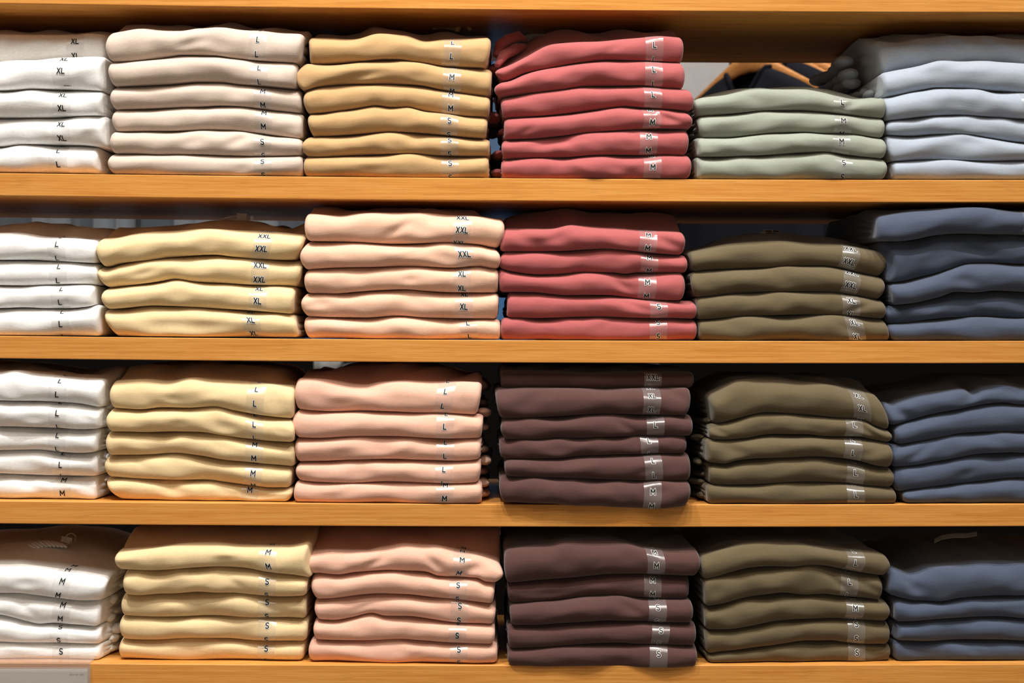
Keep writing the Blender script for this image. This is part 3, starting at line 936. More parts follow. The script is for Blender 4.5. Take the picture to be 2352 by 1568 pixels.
build_stack(2, 'pink', B_,
    [[(90, 300), (160, 250), (230, 232), (350, 238), (470, 205), (600, 180), (900, 180), (1200, 200), (1400, 265), (1500, 250), (1560, 260)],
     [(80, 510), (250, 530), (450, 540), (650, 535), (850, 538), (1050, 548), (1300, 553), (1560, 562)],
     [(80, 728), (300, 738), (500, 730), (700, 725), (900, 725), (1100, 733), (1300, 740), (1560, 737)],
     [(80, 918), (350, 912), (550, 900), (850, 895), (1050, 900), (1300, 908), (1560, 890)],
     [(80, 1052), (300, 1070), (500, 1075), (800, 1065), (1050, 1068), (1300, 1075), (1560, 1062)],
     [(80, 1218), (500, 1228), (1000, 1232), (1560, 1243)]],
    [(90, 285), (300, 292), (450, 307), (560, 327), (650, 334), (750, 317), (950, 305), (1150, 312), (1350, 312), (1560, 320)],
    [((128, 116, 125), (1525, 1514, 1492), 'L', 1240, 495, 5, {'slR': [(0.85, 0.012, 0.004, 0.04, 0.29), (0.3, 0.008, 0.006, 0.06, 0.28)], 'dents': [(0.36, 0.8, 0.03, 0.01, -0.6, -0.006)]}),
     ((130, 93, 122), (1535, 1530, 1520), 'L', 1248, 650, 0, {'slR': [(0.95, 0.010, 0.004, 0.006, 0.29), (0.4, 0.007, 0.003, 0.03, 0.28)]}),
     ((118, 115, 126), (1522, 1516, 1512), 'L', 1250, 772, 0, {'slR': [(0.3, 0.008, 0.005, 0.02, 0.28)]}),
     ((136, 120, 138), (1518, 1516, 1502), 'L', 1240, 972, 0, {'slR': [(0.75, 0.010, 0.010, 0.015, 0.29), (0.3, 0.008, 0.004, 0.03, 0.28)]}),
     ((122, 107, 110), (1526, 1526, 1522), 'M', 1246, 1190, 2, {'slR': [(0.75, 0.009, 0.006, 0.012, 0.29), (0.3, 0.009, 0.004, 0.012, 0.28)]})],
    0, -2, dyx=-12)

build_stack(2, 'maroon', C_,
    [[(110, 192), (700, 187), (1300, 192), (1650, 225)],
     [(100, 360), (400, 358), (700, 362), (1000, 365), (1300, 360), (1650, 358)],
     [(100, 592), (350, 585), (550, 575), (800, 560), (1000, 557), (1250, 562), (1400, 565), (1650, 560)],
     [(120, 745), (450, 745), (700, 740), (950, 728), (1200, 722), (1650, 720)],
     [(120, 889), (400, 892), (600, 885), (800, 870), (1050, 862), (1300, 855), (1650, 845)],
     [(120, 1022), (500, 1035), (800, 1045), (1100, 1055), (1350, 1060), (1650, 1058)],
     [(120, 1218), (300, 1225), (500, 1232), (800, 1250), (1100, 1262), (1300, 1268), (1500, 1258), (1600, 1235)]],
    [(110, 230), (400, 232), (800, 248), (1200, 240), (1650, 240)],
    [((166, 165, 170), (1615, 1617, 1606), 'XXL', 1308, 280, -3, {'dy': 16, 'deep': 0.30}),
     ((122, 132, 157), (1588, 1592, 1570), 'XL', 1302, 523, 0, {'dents': [(0.2, 0.5, 0.02, 0.014, 0.6, -0.005), (0.93, 0.5, 0.012, 0.012, -0.8, -0.003)]}),
     ((178, 163, 190), (1600, 1609, 1600), 'L', 1328, 637, 0, {'dents': [(0.64, 0.0, 0.010, 0.012, -0.8, -0.003)]}),
     ((156, 154, 166), (1560, 1563, 1555), 'L', 1280, 757, -4),
     ((195, 192, 202), (1586, 1593, 1590), 'L', 1317, 1015, -3, {'dents': [(0.37, 0.5, 0.03, 0.008, 0.9, -0.004)]}),
     ((156, 154, 176), (1588, 1591, 1570), 'M', 1307, 1142, 0, {'dy': -15})],
    -9, -4)

build_stack(2, 'olive', D_,
    [[(-40, 390), (60, 300), (200, 270), (400, 262), (700, 268), (1000, 285), (1150, 325), (1280, 420), (1400, 560)],
     [(-40, 640), (80, 625), (200, 590), (320, 560), (430, 545), (600, 555), (800, 570), (1000, 590), (1150, 605), (1250, 650), (1400, 695)],
     [(-40, 744), (100, 750), (250, 740), (400, 715), (500, 708), (700, 710), (900, 725), (1100, 725), (1200, 745), (1400, 785)],
     [(-40, 914), (100, 928), (200, 905), (350, 890), (600, 885), (800, 878), (950, 885), (1100, 905), (1250, 945), (1400, 962)],
     [(-40, 1083), (100, 1092), (300, 1088), (500, 1075), (700, 1065), (850, 1068), (1000, 1075), (1200, 1100), (1420, 1112)],
     [(-40, 1240), (600, 1242), (1420, 1238)]],
    [(-40, 420), (100, 345), (220, 300), (400, 286), (600, 302), (800, 322), (1000, 350), (1100, 372), (1250, 412), (1400, 460)],
    [((-12, 18, 27), (1275, 1330, 1356), 'XL', 1134, 515, 6),
     ((0, -8, 0), (1360, 1371, 1352), 'L', 1085, 637, 0, {'slL': [(0.85, 0.007, 0.003, 0.004, 0.28), (0.2, 0.006, 0.002, 0.008, 0.28)], 'dents': [(0.04, 0.3, 0.010, 0.012, -0.8, -0.004), (0.85, 0.0, 0.014, 0.012, -0.9, -0.004)]}),
     ((-26, -12, -30), (1360, 1376, 1366), 'L', 1077, 850, 3, {'slL': [(0.95, 0.007, 0.008, 0.02, 0.28), (0.3, 0.006, 0.002, 0.02, 0.28)], 'dents': [(0.12, 0.3, 0.016, 0.014, -0.7, -0.005), (0.88, -0.1, 0.012, 0.014, 0.9, -0.003)]}),
     ((0, -10, 2), (1370, 1386, 1372), 'L', 1096, 998, 2, {'slL': [(0.75, 0.007, 0.010, 0.02, 0.28), (0.3, 0.006, 0.004, 0.015, 0.28)]}),
     ((-22, -21, -14), (1392, 1404, 1406), 'L', 1093, 1160, 2, {'slL': [(0.9, 0.007, 0.008, 0.02, 0.28), (0.2, 0.007, 0.008, 0.012, 0.28)]})],
    1, -2)

build_stack(2, 'navy', D_,
    [[(1260, 410), (1400, 380), (1600, 340), (1900, 280), (2100, 270), (2350, 280), (XR1, 300)],
     [(1300, 660), (1450, 620), (1600, 575), (1800, 530), (2000, 495), (2200, 470), (2350, 490), (XR1, 500)],
     [(1330, 795), (1500, 775), (1700, 740), (1900, 700), (2100, 690), (2350, 690), (XR1, 700)],
     [(1330, 958), (1500, 945), (1700, 910), (1900, 875), (2100, 850), (2250, 845), (2350, 850), (XR1, 860)],
     [(1330, 1160), (1500, 1125), (1700, 1100), (1900, 1075), (2100, 1055), (2350, 1035), (XR1, 1030)],
     [(1330, 1235), (XR1, 1236)]],
    [(1260, 440), (1370, 480), (1420, 460), (1600, 410), (1780, 378), (1900, 366), (1960, 392), (2050, 348), (2180, 338), (2350, 360), (XR1, 400)],
    [((1312, 1336, 1362), (XR1, XR1, XR1), 'L', 2440, 420, 0, {'dents': [(0.06, 0.0, 0.010, 0.016, -0.6, -0.006), (0.4, 0.6, 0.012, 0.012, 0.6, -0.006), (0.6, 0.4, 0.03, 0.008, -0.6, -0.006)]}),
     ((1392, 1398, 1412), (XR1, XR1, XR1), 'L', 2440, 600, 0),
     ((1362, 1374, 1376), (XR1, XR1, XR1), 'L', 2440, 770, 0, {'dents': [(0.14, 0.2, 0.014, 0.014, 0.9, -0.004)]}),
     ((1398, 1372, 1412), (XR1, XR1, XR1), 'L', 2440, 950, 0),
     ((1450, 1456, 1472), (XR1, XR1, XR1), 'L', 2440, 1130, 0)],
    3, 6)

# ---- bottom shelf
build_stack(3, 'white', A,
    [[(XL0, 560), (0, 535), (150, 520), (300, 505), (450, 515), (540, 530), (700, 570), (860, 620)],
     [(XL0, 895), (0, 895), (150, 890), (300, 910), (450, 930), (600, 945), (860, 952)],
     [(XL0, 1050), (0, 1055), (100, 1075), (200, 1105), (300, 1130), (400, 1122), (550, 1132), (860, 1142)],
     [(XL0, 1262), (0, 1262), (200, 1262), (400, 1268), (600, 1275), (860, 1272)],
     [(XL0, 1418), (0, 1415), (300, 1412), (600, 1400), (860, 1392)]],
    [(XL0, 665), (0, 660), (100, 660), (250, 682), (400, 702), (550, 720), (860, 768)],
    [((XL0, XL0, XL0), (800, 786, 757), 'M', 463, 805, 8, {'slR': [(0.75, 0.011, 0.004, 0.03, 0.29), (0.3, 0.012, 0.008, 0.045, 0.29)]}),
     ((XL0, XL0, XL0), (757, 747, 737), 'M', 452, 1085, 7, {'slR': [(0.8, 0.011, 0.007, 0.01, 0.29), (0.3, 0.010, 0.006, 0.03, 0.29)]}),
     ((XL0, XL0, XL0), (748, 748, 746), 'S', 435, 1248, 3, {'slR': [(0.8, 0.009, 0.006, 0.008, 0.29), (0.4, 0.010, 0.010, 0.02, 0.29)]}),
     ((XL0, XL0, XL0), (754, 752, 750), 'S', 454, 1332, 0, {'slR': [(0.85, 0.010, 0.012, 0.012, 0.29), (0.3, 0.009, 0.008, 0.004, 0.29)]})],
    24, 12, bulgeR=0.006)

build_stack(3, 'cream', A,
    [[(840, 560), (930, 440), (1030, 392), (1700, 392), (2000, 395), (2345, 400)],
     [(840, 718), (1000, 722), (1200, 718), (1400, 705), (1600, 695), (1800, 705), (2000, 730), (2200, 755), (2345, 780)],
     [(860, 885), (1000, 905), (1200, 900), (1500, 885), (1700, 888), (1900, 905), (2100, 915), (2345, 909)],
     [(860, 1050), (1000, 1065), (1200, 1072), (1500, 1070), (1700, 1065), (1900, 1072), (2100, 1080), (2345, 1086)],
     [(860, 1222), (1000, 1240), (1200, 1240), (1500, 1228), (1700, 1232), (1900, 1242), (2345, 1251)],
     [(860, 1398), (1400, 1405), (1900, 1412), (2345, 1415)]],
    [(840, 572), (1100, 562), (1400, 522), (1600, 514), (1800, 532), (2000, 540), (2150, 540), (2345, 500)],
    [((862, 849, 872), (2325, 2300, 2336), 'M', 2004, 693, 0),
     ((922, 914, 920), (2306, 2301, 2290), 'S', 2003, 807, 0, {'dy': 5}),
     ((912, 900, 906), (2292, 2296, 2290), 'S', 2002, 962, 0),
     ((902, 885, 902), (2306, 2306, 2292), 'S', 2003, 1138, 0),
     ((896, 885, 886), (2286, 2281, 2270), 'S', 1997, 1310, 0)],
    24, 0, dyx=-4)

build_stack(3, 'pink', B_,
    [[(190, 560), (290, 410), (400, 398), (700, 396), (1300, 400), (1700, 410)],
     [(190, 780), (300, 750), (450, 758), (580, 740), (700, 730), (900, 728), (1100, 738), (1200, 765), (1400, 775), (1480, 775), (1560, 805), (1700, 815)],
     [(200, 950), (400, 935), (600, 912), (800, 898), (950, 902), (1150, 925), (1350, 940), (1500, 955), (1690, 974)],
     [(200, 1096), (400, 1102), (550, 1080), (700, 1050), (800, 1070), (950, 1068), (1150, 1090), (1350, 1110), (1690, 1133)],
     [(200, 1243), (450, 1252), (700, 1248), (900, 1238), (1100, 1250), (1300, 1262), (1690, 1266)],
     [(200, 1414), (700, 1422), (1100, 1432), (1690, 1441)]],
    [(190, 582), (400, 574), (650, 578), (780, 547), (950, 520), (1150, 532), (1300, 562), (1450, 597), (1600, 642), (1700, 690)],
    [((226, 204, 236), (1662, 1685, 1642), 'M', 1378, 645, 6, {'dents': [(0.35, -0.2, 0.014, 0.014, 0.8, -0.004), (0.64, -0.1, 0.012, 0.014, -0.8, -0.004), (0.86, -0.1, 0.014, 0.014, 0.7, -0.005)]}),
     ((242, 236, 266), (1626, 1618, 1606), 'S', 1345, 835, 0),
     ((264, 261, 282), (1630, 1626, 1612), 'S', 1358, 990, 0, {'dents': [(0.3, 0.0, 0.02, 0.012, 0.9, -0.004)]}),
     ((260, 254, 266), (1622, 1623, 1612), 'S', 1341, 1213, 0),
     ((232, 217, 226), (1640, 1641, 1638), 'S', 1352, 1318, 0)],
    8, 1, dyx=-14)

build_stack(3, 'maroon', C_,
    [[(170, 480), (500, 470), (1200, 480), (1620, 500), (1690, 560)],
     [(170, 815), (400, 800), (600, 785), (800, 770), (1000, 750), (1200, 745), (1350, 755), (1690, 766)],
     [(180, 972), (450, 955), (700, 935), (900, 915), (1000, 912), (1200, 925), (1400, 938), (1690, 941)],
     [(180, 1140), (500, 1132), (700, 1120), (900, 1105), (1000, 1098), (1200, 1105), (1400, 1115), (1690, 1121)],
     [(180, 1309), (500, 1298), (700, 1285), (900, 1270), (1050, 1265), (1200, 1275), (1400, 1282), (1690, 1286)],
     [(180, 1440), (500, 1448), (900, 1448), (1300, 1452), (1690, 1456)]],
    [(170, 572), (400, 542), (540, 530), (650, 505), (900, 502), (1100, 522), (1250, 560), (1450, 575), (1690, 560)],
    [((193, 189, 206), (1652, 1666, 1642), 'M', 1336, 690, -4),
     ((216, 214, 231), (1580, 1582, 1576), 'M', 1305, 797, 0, {'dy': 4}),
     ((231, 234, 243), (1602, 1613, 1602), 'S', 1347, 1003, 2, {'dents': [(0.66, 0.1, 0.014, 0.014, -0.9, -0.004)]}),
     ((216, 217, 226), (1632, 1636, 1626), 'S', 1367, 1175, 5),
     ((219, 214, 227), (1641, 1643, 1636), 'S', 1350, 1350, 1)],
    -9, -4)

build_stack(3, 'olive', D_,
    [[(-90, 610), (50, 540), (200, 490), (400, 472), (700, 480), (1000, 510), (1200, 545), (1380, 625)],
     [(-90, 798), (50, 765), (150, 735), (300, 700), (420, 692), (600, 698), (750, 682), (850, 690), (950, 710), (1150, 745), (1380, 776)],
     [(-80, 990), (100, 965), (250, 935), (400, 910), (550, 890), (700, 905), (850, 900), (950, 915), (1100, 935), (1380, 958)],
     [(-80, 1170), (100, 1162), (300, 1140), (500, 1110), (700, 1088), (900, 1085), (1100, 1100), (1380, 1111)],
     [(-60, 1350), (150, 1320), (350, 1295), (550, 1270), (750, 1252), (900, 1252), (1000, 1265), (1200, 1278), (1380, 1283)],
     [(-60, 1426), (300, 1420), (700, 1412), (1050, 1405), (1380, 1408)]],
    [(-90, 622), (100, 562), (250, 522), (420, 512), (600, 517), (800, 542), (1050, 572), (1250, 592), (1380, 630)],
    [((-72, -66, -50), (1342, 1363, 1322), 'L', 1107, 582, 3),
     ((-52, -46, -42), (1292, 1306, 1296), 'L', 1055, 808, 4, {'dents': [(0.75, 0.0, 0.010, 0.016, -0.7, -0.004), (0.92, 0.0, 0.014, 0.014, -0.9, -0.003)]}),
     ((-46, -42, -32), (1340, 1361, 1342), 'M', 1095, 1008, 3),
     ((-40, -36, -22), (1356, 1360, 1352), 'S', 1105, 1127, 2),
     ((-32, -22, -12), (1364, 1366, 1360), 'S', 1104, 1340, 2)],
    17, -2, dyx=10)

build_stack(3, 'navy', D_,
    [[(1320, 670), (1500, 600), (1700, 570), (1900, 560), (2350, 580), (XR1, 600)],
     [(1320, 895), (1430, 930), (1550, 955), (1700, 955), (1850, 935), (2050, 920), (2350, 910), (XR1, 905)],
     [(1370, 1108), (1550, 1098), (1750, 1085), (1950, 1075), (2150, 1072), (2350, 1080), (XR1, 1090)],
     [(1360, 1244), (1600, 1250), (1800, 1245), (2000, 1240), (2350, 1245), (XR1, 1250)],
     [(1360, 1412), (XR1, 1418)]],
    [(1320, 680), (1420, 717), (1500, 745), (1560, 732), (1650, 702), (1900, 682), (2100, 662), (2350, 670), (XR1, 680)],
    [((1357, 1340, 1336), (XR1, XR1, XR1), 'L', 2440, 790, 0, {'dents': [(0.12, 0.1, 0.014, 0.018, -0.6, -0.006)]}),
     ((1392, 1386, 1396), (XR1, XR1, XR1), 'L', 2440, 1010, 0),
     ((1402, 1412, 1396), (XR1, XR1, XR1), 'L', 2440, 1170, 0),
     ((1377, 1385, 1396), (XR1, XR1, XR1), 'L', 2440, 1330, 0)],
    21, 10)
# ---------------------------------------------------------------- small parts on the top shirts
def top_part(key, name, mb, mats, label=None, smooth=False):
    root = TOPS[key][0]
    o = mb.build(name, mats, root, tuple(root['org']), smooth)
    if label:
        o['label'] = label
    return o

def quad_slab(mb, P, th, mi=0):
    """four corners (counter-clockwise seen from the camera) -> thin slab"""
    P = [Vector(p) for p in P]
    n = (P[1] - P[0]).cross(P[2] - P[0]).normalized() * th
    vs = [tuple(p) for p in P] + [tuple(p + n) for p in P]
    mb.add(vs, [(0, 1, 2, 3), (7, 6, 5, 4), (0, 4, 5, 1), (1, 5, 6, 2), (2, 6, 7, 3), (3, 7, 4, 0)], mi)

M_DUSK = plain('khaki_tape', (150, 128, 98), 0.8, 0.1)

# khaki, top shelf: neck tape and a soft loop lying behind the lip
b = MB(); dyk = TOPS[(0, 'khaki')][1]
b.tube([pt(994, 68, dyk + .13), pt(1004, 62, dyk + .13), pt(1024, 62, dyk + .13), pt(1045, 67, dyk + .13), pt(1052, 72, dyk + .13)], [.002, .0035, .0042, .004, .003], 10, 0, 0.8)
top_part((0, 'khaki'), 'neck_tape', b, M_DUSK, 'greyish neck tape', True)
b = MB()
b.tube([pt(1050, 73, dyk + .125), pt(1052, 60, dyk + .125), pt(1062, 56, dyk + .125), pt(1076, 59, dyk + .125), pt(1080, 70, dyk + .125)], [.004, .0055, .006, .005, .003], 10, 0, 0.9)
top_part((0, 'khaki'), 'collar_fold', b, FAB['khaki'], None, True)

# rose, top shelf: white hang tag tucked behind the lip, bunched collar on the left
dyr = TOPS[(0, 'rose')][1]
b = MB()
topl = [(1199, 83.0), (1240, 75.5), (1290, 68.0), (1340, 62.0), (1381, 58.0)]
for (xa, ya), (xb_, yb_) in zip(topl[:-1], topl[1:]):
    quad_slab(b, [pt(xa, ya + 15, dyr + .165), pt(xb_, yb_ + 15, dyr + .165), pt(xb_, yb_, dyr + .168), pt(xa, ya, dyr + .168)], .0012)
top_part((0, 'rose'), 'hang_tag', b, M_PAPER, 'white card hang tag')
b = MB()
b.tube([pt(1140, 128, dyr + .05), pt(1150, 104, dyr + .06), pt(1168, 92, dyr + .07), pt(1190, 84, dyr + .08), pt(1204, 92, dyr + .09)], [.006, .010, .011, .010, .006], 14, 0, 0.8)
b.tube([pt(1142, 150, dyr + .03), pt(1158, 126, dyr + .045), pt(1185, 112, dyr + .06), pt(1205, 106, dyr + .08)], [.005, .010, .011, .006], 14, 0, 0.7)
top_part((0, 'rose'), 'collar_fold', b, FAB['rose'], None, True)

# cream, second shelf: little swing tag on a cord
dyc = TOPS[(1, 'cream')][1]
b = MB(); quad_slab(b, [pt(546, 510, dyc + .12), pt(567, 511, dyc + .12), pt(568, 493, dyc + .125), pt(544, 492, dyc + .125)], .004)
b.tube([pt(509, 503, dyc + .12), pt(522, 500, dyc + .12), pt(535, 497, dyc + .122), pt(546, 495, dyc + .124)], [.0008, .0018, .0014, .0008], 8, 0)
top_part((1, 'cream'), 'hang_tag', b, M_LABEL, 'small grey swing tag')
b = MB(); quad_slab(b, [pt(569, 510, dyc + .14), pt(581, 510, dyc + .14), pt(582, 496, dyc + .14), pt(571, 496, dyc + .14)], .003)
top_part((1, 'cream'), 'tag_clip', b, M_ACRYL, 'clear tag clip')

# olive, second shelf: printed label inside the neck
dyo = TOPS[(1, 'olive')][1]
b = MB()
quad_slab(b, [pt(1746, 535, dyo + .14), pt(1800, 542, dyo + .14), pt(1790, 530, dyo + .15), pt(1756, 527.5, dyo + .15)], .0008)
for x0_, x1_ in ((1758, 1772), (1776, 1789)):
    quad_slab(b, [pt(x0_, 531.3, dyo + .1415), pt(x1_, 532.2, dyo + .1415), pt(x1_ - .5, 530.4, dyo + .1425), pt(x0_ + .5, 529.4, dyo + .1425)], .0006, 1)
for q in range(7):
    xq = 1760 + q * 4.0
    quad_slab(b, [pt(xq, 537, dyo + .1380), pt(xq + 1.6, 537.2, dyo + .1380), pt(xq + 1.6, 534, dyo + .1400), pt(xq, 533.8, dyo + .1400)], .0006, 1)
top_part((1, 'olive'), 'neck_label', b, [M_LABEL, M_DARKLAB], 'white printed neck label')

# white, bottom shelf: ribbed collar, swing tag and cord loop
dyw = TOPS[(3, 'white')][1]
b = MB()
for q in range(9):
    f = q / 8
    b.tube([pt(52 + 9 * q, 1248 - 9 * math.sin(f * 2.6), dyw + .14), pt(66 + 9 * q, 1251 - 7 * math.sin(f * 2.6), dyw + .10), pt(80 + 9 * q, 1258 - 4 * math.sin(f * 2.6), dyw + .08)], [.0022, .0028, .002], 8, 0, 0.8)
top_part((3, 'white'), 'collar_rib', b, FAB['white'], 'ribbed collar', True)
b = MB(); quad_slab(b, [pt(140, 1243, dyw + .10), pt(164, 1250, dyw + .10), pt(166, 1236, dyw + .11), pt(141, 1232, dyw + .11)], .0012)
top_part((3, 'white'), 'hang_tag', b, M_LABEL, 'small swing tag')
b = MB()
b.tube([pt(163 + 11 * math.cos(a), 1235 - 10.5 * math.sin(a), dyw + .108) for a in np.linspace(-0.8, 3.3, 18)], .0008, 8)
b.tube([pt(146, 1251, dyw + .095), pt(156, 1249.5, dyw + .095), pt(163, 1247, dyw + .1), pt(161, 1242, dyw + .1)], .0008, 8)
top_part((3, 'white'), 'tag_cord', b, M_CORD, 'pale cord loop', True)

# navy, bottom shelf: edge of a tag in the dark
dyn = TOPS[(3, 'navy')][1]
b = MB()
ln = [(2146, 1238), (2163, 1230), (2190, 1225.5), (2214, 1226), (2244, 1221.5)]
for (xa, ya), (xb_, yb_) in zip(ln[:-1], ln[1:]):
    quad_slab(b, [pt(xa, ya + 9, dyn + .14), pt(xb_, yb_ + 9, dyn + .14), pt(xb_, yb_, dyn + .15), pt(xa, ya, dyn + .15)], .0008)
top_part((3, 'navy'), 'hang_tag', b, M_LABEL, 'dim grey tag')

# ---------------------------------------------------------------- clear sign holder on the bottom shelf
x0s, _, z1s = pt(-190, 1536, -0.006); x1s = pt(201, 1540, -0.006)[0]
xr = pt(205, 1540, -0.012)[0]
zt4 = ztop[4] + float(sag(x1s)) + 0.0008
sh = thing('sign_holder', 'clear acrylic sign holder with a white card hooked over the bottom shelf edge', 'sign holder', (x0s, -0.006, z1s - 0.10))
zlow = z1s - 0.105
b = MB(); b.box(x0s, x1s, -0.0065, -0.0055, zlow, z1s)
for q in range(13):                                     # print too fine to read
    if q in (4, 8):
        continue
    x_ = pt(160 + q * 2.6, 1548, -0.0067)[0]; z_ = pt(160, 1546.6, -0.0067)[2]
    b.box(x_, x_ + 0.0009, -0.0069, -0.0064, z_ - 0.0022 + 0.0003 * (q % 3), z_, 1)
b.build('card', [M_PAPER, M_GREYINK], sh, tuple(sh['org']), False)['label'] = 'white card'
b = MB(); b.box(x0s - .003, xr, -0.0115, -0.0085, zlow, z1s + 0.0030, 0, 0.0006)
b.build('front_panel', M_ACRYL, sh, tuple(sh['org']), False)
b = MB(); b.box(x0s - .003, xr, -0.0050, -0.0025, zlow, zt4 + 0.0001, 0, 0.0006)
b.build('back_panel', M_ACRYL, sh, tuple(sh['org']), False)
b = MB(); b.box(x0s - .003, xr - .001, -0.0050, 0.026, zt4 + 0.0003, zt4 + 0.0025, 0, 0.0006)
b.build('top_hook', M_ACRYL, sh, tuple(sh['org']), False)

# ---------------------------------------------------------------- the rack of hanging shirts seen through the back
YR = 1.25
GAR = {'navy': fabric('hung_navy', (24, 25, 33), 0.0), 'grey': fabric('hung_grey', (104, 110, 116)), 'slate': fabric('hung_slate', (66, 72, 80)), 'blue': fabric('hung_blue', (38, 98, 150))}
ZAP = pt(1725, 133, YR)[2]                               # where the hangers' arms meet
rack = thing('clothes_rack', 'dark steel clothes rack behind the shelves carrying hung shirts', 'clothes rack', (0, YR, 0))
b = MB(); b.tube([(-1.55, YR, ZAP + .085), (1.35, YR, ZAP + .085)], .0125, 14); b.build('rail', M_METAL, rack, (0, YR, 0))
for xx in (-1.55, 1.35):
    b = MB(); b.tube([(xx, YR, 0.02), (xx, YR, ZAP + .085)], .0125, 14); b.build('post', M_METAL, rack, (0, YR, 0))
    b = MB(); b.tube([(xx, YR - .28, 0.013), (xx, YR + .28, 0.013)], .0125, 14); b.build('foot', M_METAL, rack, (0, YR, 0))

PHI = math.radians(-60)
def place_mesh(mb, x, phi):
    c, s = math.cos(phi), math.sin(phi)
    mb.v = [(x + p[0] * c - p[1] * s, YR + p[0] * s + p[1] * c, p[2]) for p in mb.v]
    return mb

def hanger(x, label, phi=PHI):
    t = thing('clothes_hanger', label, 'hanger', (x, YR, ZAP), 'wooden hangers on the rack behind')
    b = MB()
    pts = [(-.205, 0, ZAP - .092), (-.15, 0, ZAP - .066), (-.09, 0, ZAP - .038), (-.04, 0, ZAP - .017), (0, 0, ZAP - .010), (.04, 0, ZAP - .017), (.09, 0, ZAP - .038), (.15, 0, ZAP - .066), (.205, 0, ZAP - .092)]
    b.tube(pts, [.009, .013, .016, .020, .023, .019, .012, .009, .007], 12, 0, 0.42, (0, 1, 0))
    place_mesh(b, x, phi).build('arms', M_HANG, t, (x, YR, ZAP))
    b = MB()
    hk = [(0, 0, ZAP + .008), (0, 0, ZAP + .045)] + [(-.016 + .016 * math.cos(a) , 0, ZAP + .088 + .0145 * math.sin(a) - .002) for a in np.linspace(-1.2, 3.6, 14)]
    b.tube(hk, .0017, 8)
    place_mesh(b, x, phi).build('hook', M_METAL, t, (x, YR, ZAP))
    return t

def hung_shirt(x, mat, label, group, phi=PHI, hem=0.66, drop=0.0):
    rs = np.random.RandomState(int((x + 3) * 1000))
    b = MB(); n = 40
    lev = [(-.016 - drop, .070, .022), (-.022 - drop, .085, .027), (-.031 - drop, .108, .030), (-.052 - drop, .155, .032), (-.076 - drop, .200, .031), (-.115 - drop, .222, .030), (-.2, .225, .034), (-.32, .222, .038), (-.45, .226, .040), (-.56, .23, .040), (-hem, .232, .038)]
    rings = []
    ph = rs.uniform(0, 6, 3)
    for dz, a, d in lev:
        f = min(1, -dz / .4)
        r = []
        for k in range(n):
            t = 2 * math.pi * k / n
            ca, sa = math.cos(t), math.sin(t)
            w_ = 1 + f * 0.22 * (math.sin(5 * t + ph[0]) + .6 * math.sin(9 * t + ph[1]))
            r.append((a * math.copysign(abs(ca) ** .8, ca), d * w_ * math.copysign(abs(sa) ** .8, sa), ZAP + dz - (max(0.0, 0.085 * (1 - abs(ca) / .8)) * max(0, 1 + (dz + drop + .016) / .05) if sa < 0 else 0)))
        rings.append(r)
    vs = [p for r in rings for p in r]
    fs = [(i * n + k, i * n + (k + 1) % n, (i + 1) * n + (k + 1) % n, (i + 1) * n + k) for i in range(len(rings) - 1) for k in range(n)]
    b.add(vs, fs)
    place_mesh(b, x, phi)
    t = thing('hanging_shirt', label, 'shirt', (x, YR, ZAP - hem), group)
    b.build('body', mat, t, (x, YR, ZAP - hem))
    b = MB()                                             # collar band round the neck
    b.tube([(.073 * math.cos(a), .024 * math.sin(a), ZAP - .014 - drop - .085 * max(0, (1 - abs(math.cos(a)) / .8)) * (math.sin(a) < 0)) for a in np.linspace(0, 2 * math.pi, 25)], .0055, 8, 0, 1.0, (0, 0, 1), False)
    place_mesh(b, x, phi).build('collar', mat, t, (x, YR, ZAP - hem))
    return t

def inner_hanger(t, x, phi):
    b = MB()
    b.tube([(-.19, 0, ZAP - .095), (-.09, 0, ZAP - .05), (0, 0, ZAP - .03), (.09, 0, ZAP - .05), (.19, 0, ZAP - .095)], [.006, .009, .011, .009, .006], 8)
    b.tube([(0, 0, ZAP - .03), (0, 0, ZAP + .07), (-.012, 0, ZAP + .098), (-.028, 0, ZAP + .092)], .0017, 8)
    place_mesh(b, x, phi).build('hanger_insert', M_METAL, t, tuple(t['org']))


navy_px = [1722, 1778, 1806, 1834, 1862, 1892, 1926, 1972]
NUM = ['first', 'second', 'third', 'fourth', 'fifth', 'sixth', 'seventh', 'eighth', 'ninth', 'tenth', 'eleventh', 'twelfth', 'thirteenth', 'fourteenth']
for q, p_ in enumerate(navy_px):
    x_ = pt(p_, 150, YR)[0]
    ph = PHI + math.radians([4, 0, -3, 2, -2, 1, 6, 8][q])
    hanger(x_, 'wooden clothes hanger, %s from the left above the sage shirts, behind the shelf' % NUM[q], ph)
    hung_shirt(x_, GAR['navy'], 'dark navy hanging shirt, %s from the left above the sage shirts' % NUM[q], 'dark navy shirts on the rack behind', ph, 0.66, [0.016, 0.0, 0.021, 0.020, 0.022, 0.020, 0.0, 0.004][q])
for q in range(14):
    p_ = -70 + q * 52
    x_ = pt(p_, 500, YR)[0]
    ph = math.radians(-66 + (q * 37) % 13)
    inner_hanger(hung_shirt(x_, GAR['grey' if q % 3 != 1 else 'slate'], 'dim grey shirt hanging in the row behind the white and cream stacks', 'grey shirts on the rack behind', ph, 0.60), x_, ph)
for p_, nm in ((712, 'beside the left edge of the khaki stack'), (1128, 'between the khaki and rose stacks')):
    x_ = pt(p_, 280, YR)[0]
    inner_hanger(hung_shirt(x_, GAR['blue'], 'blue hanging shirt seen %s' % nm, 'blue shirts on the rack behind', math.radians(-70)), x_, math.radians(-70))

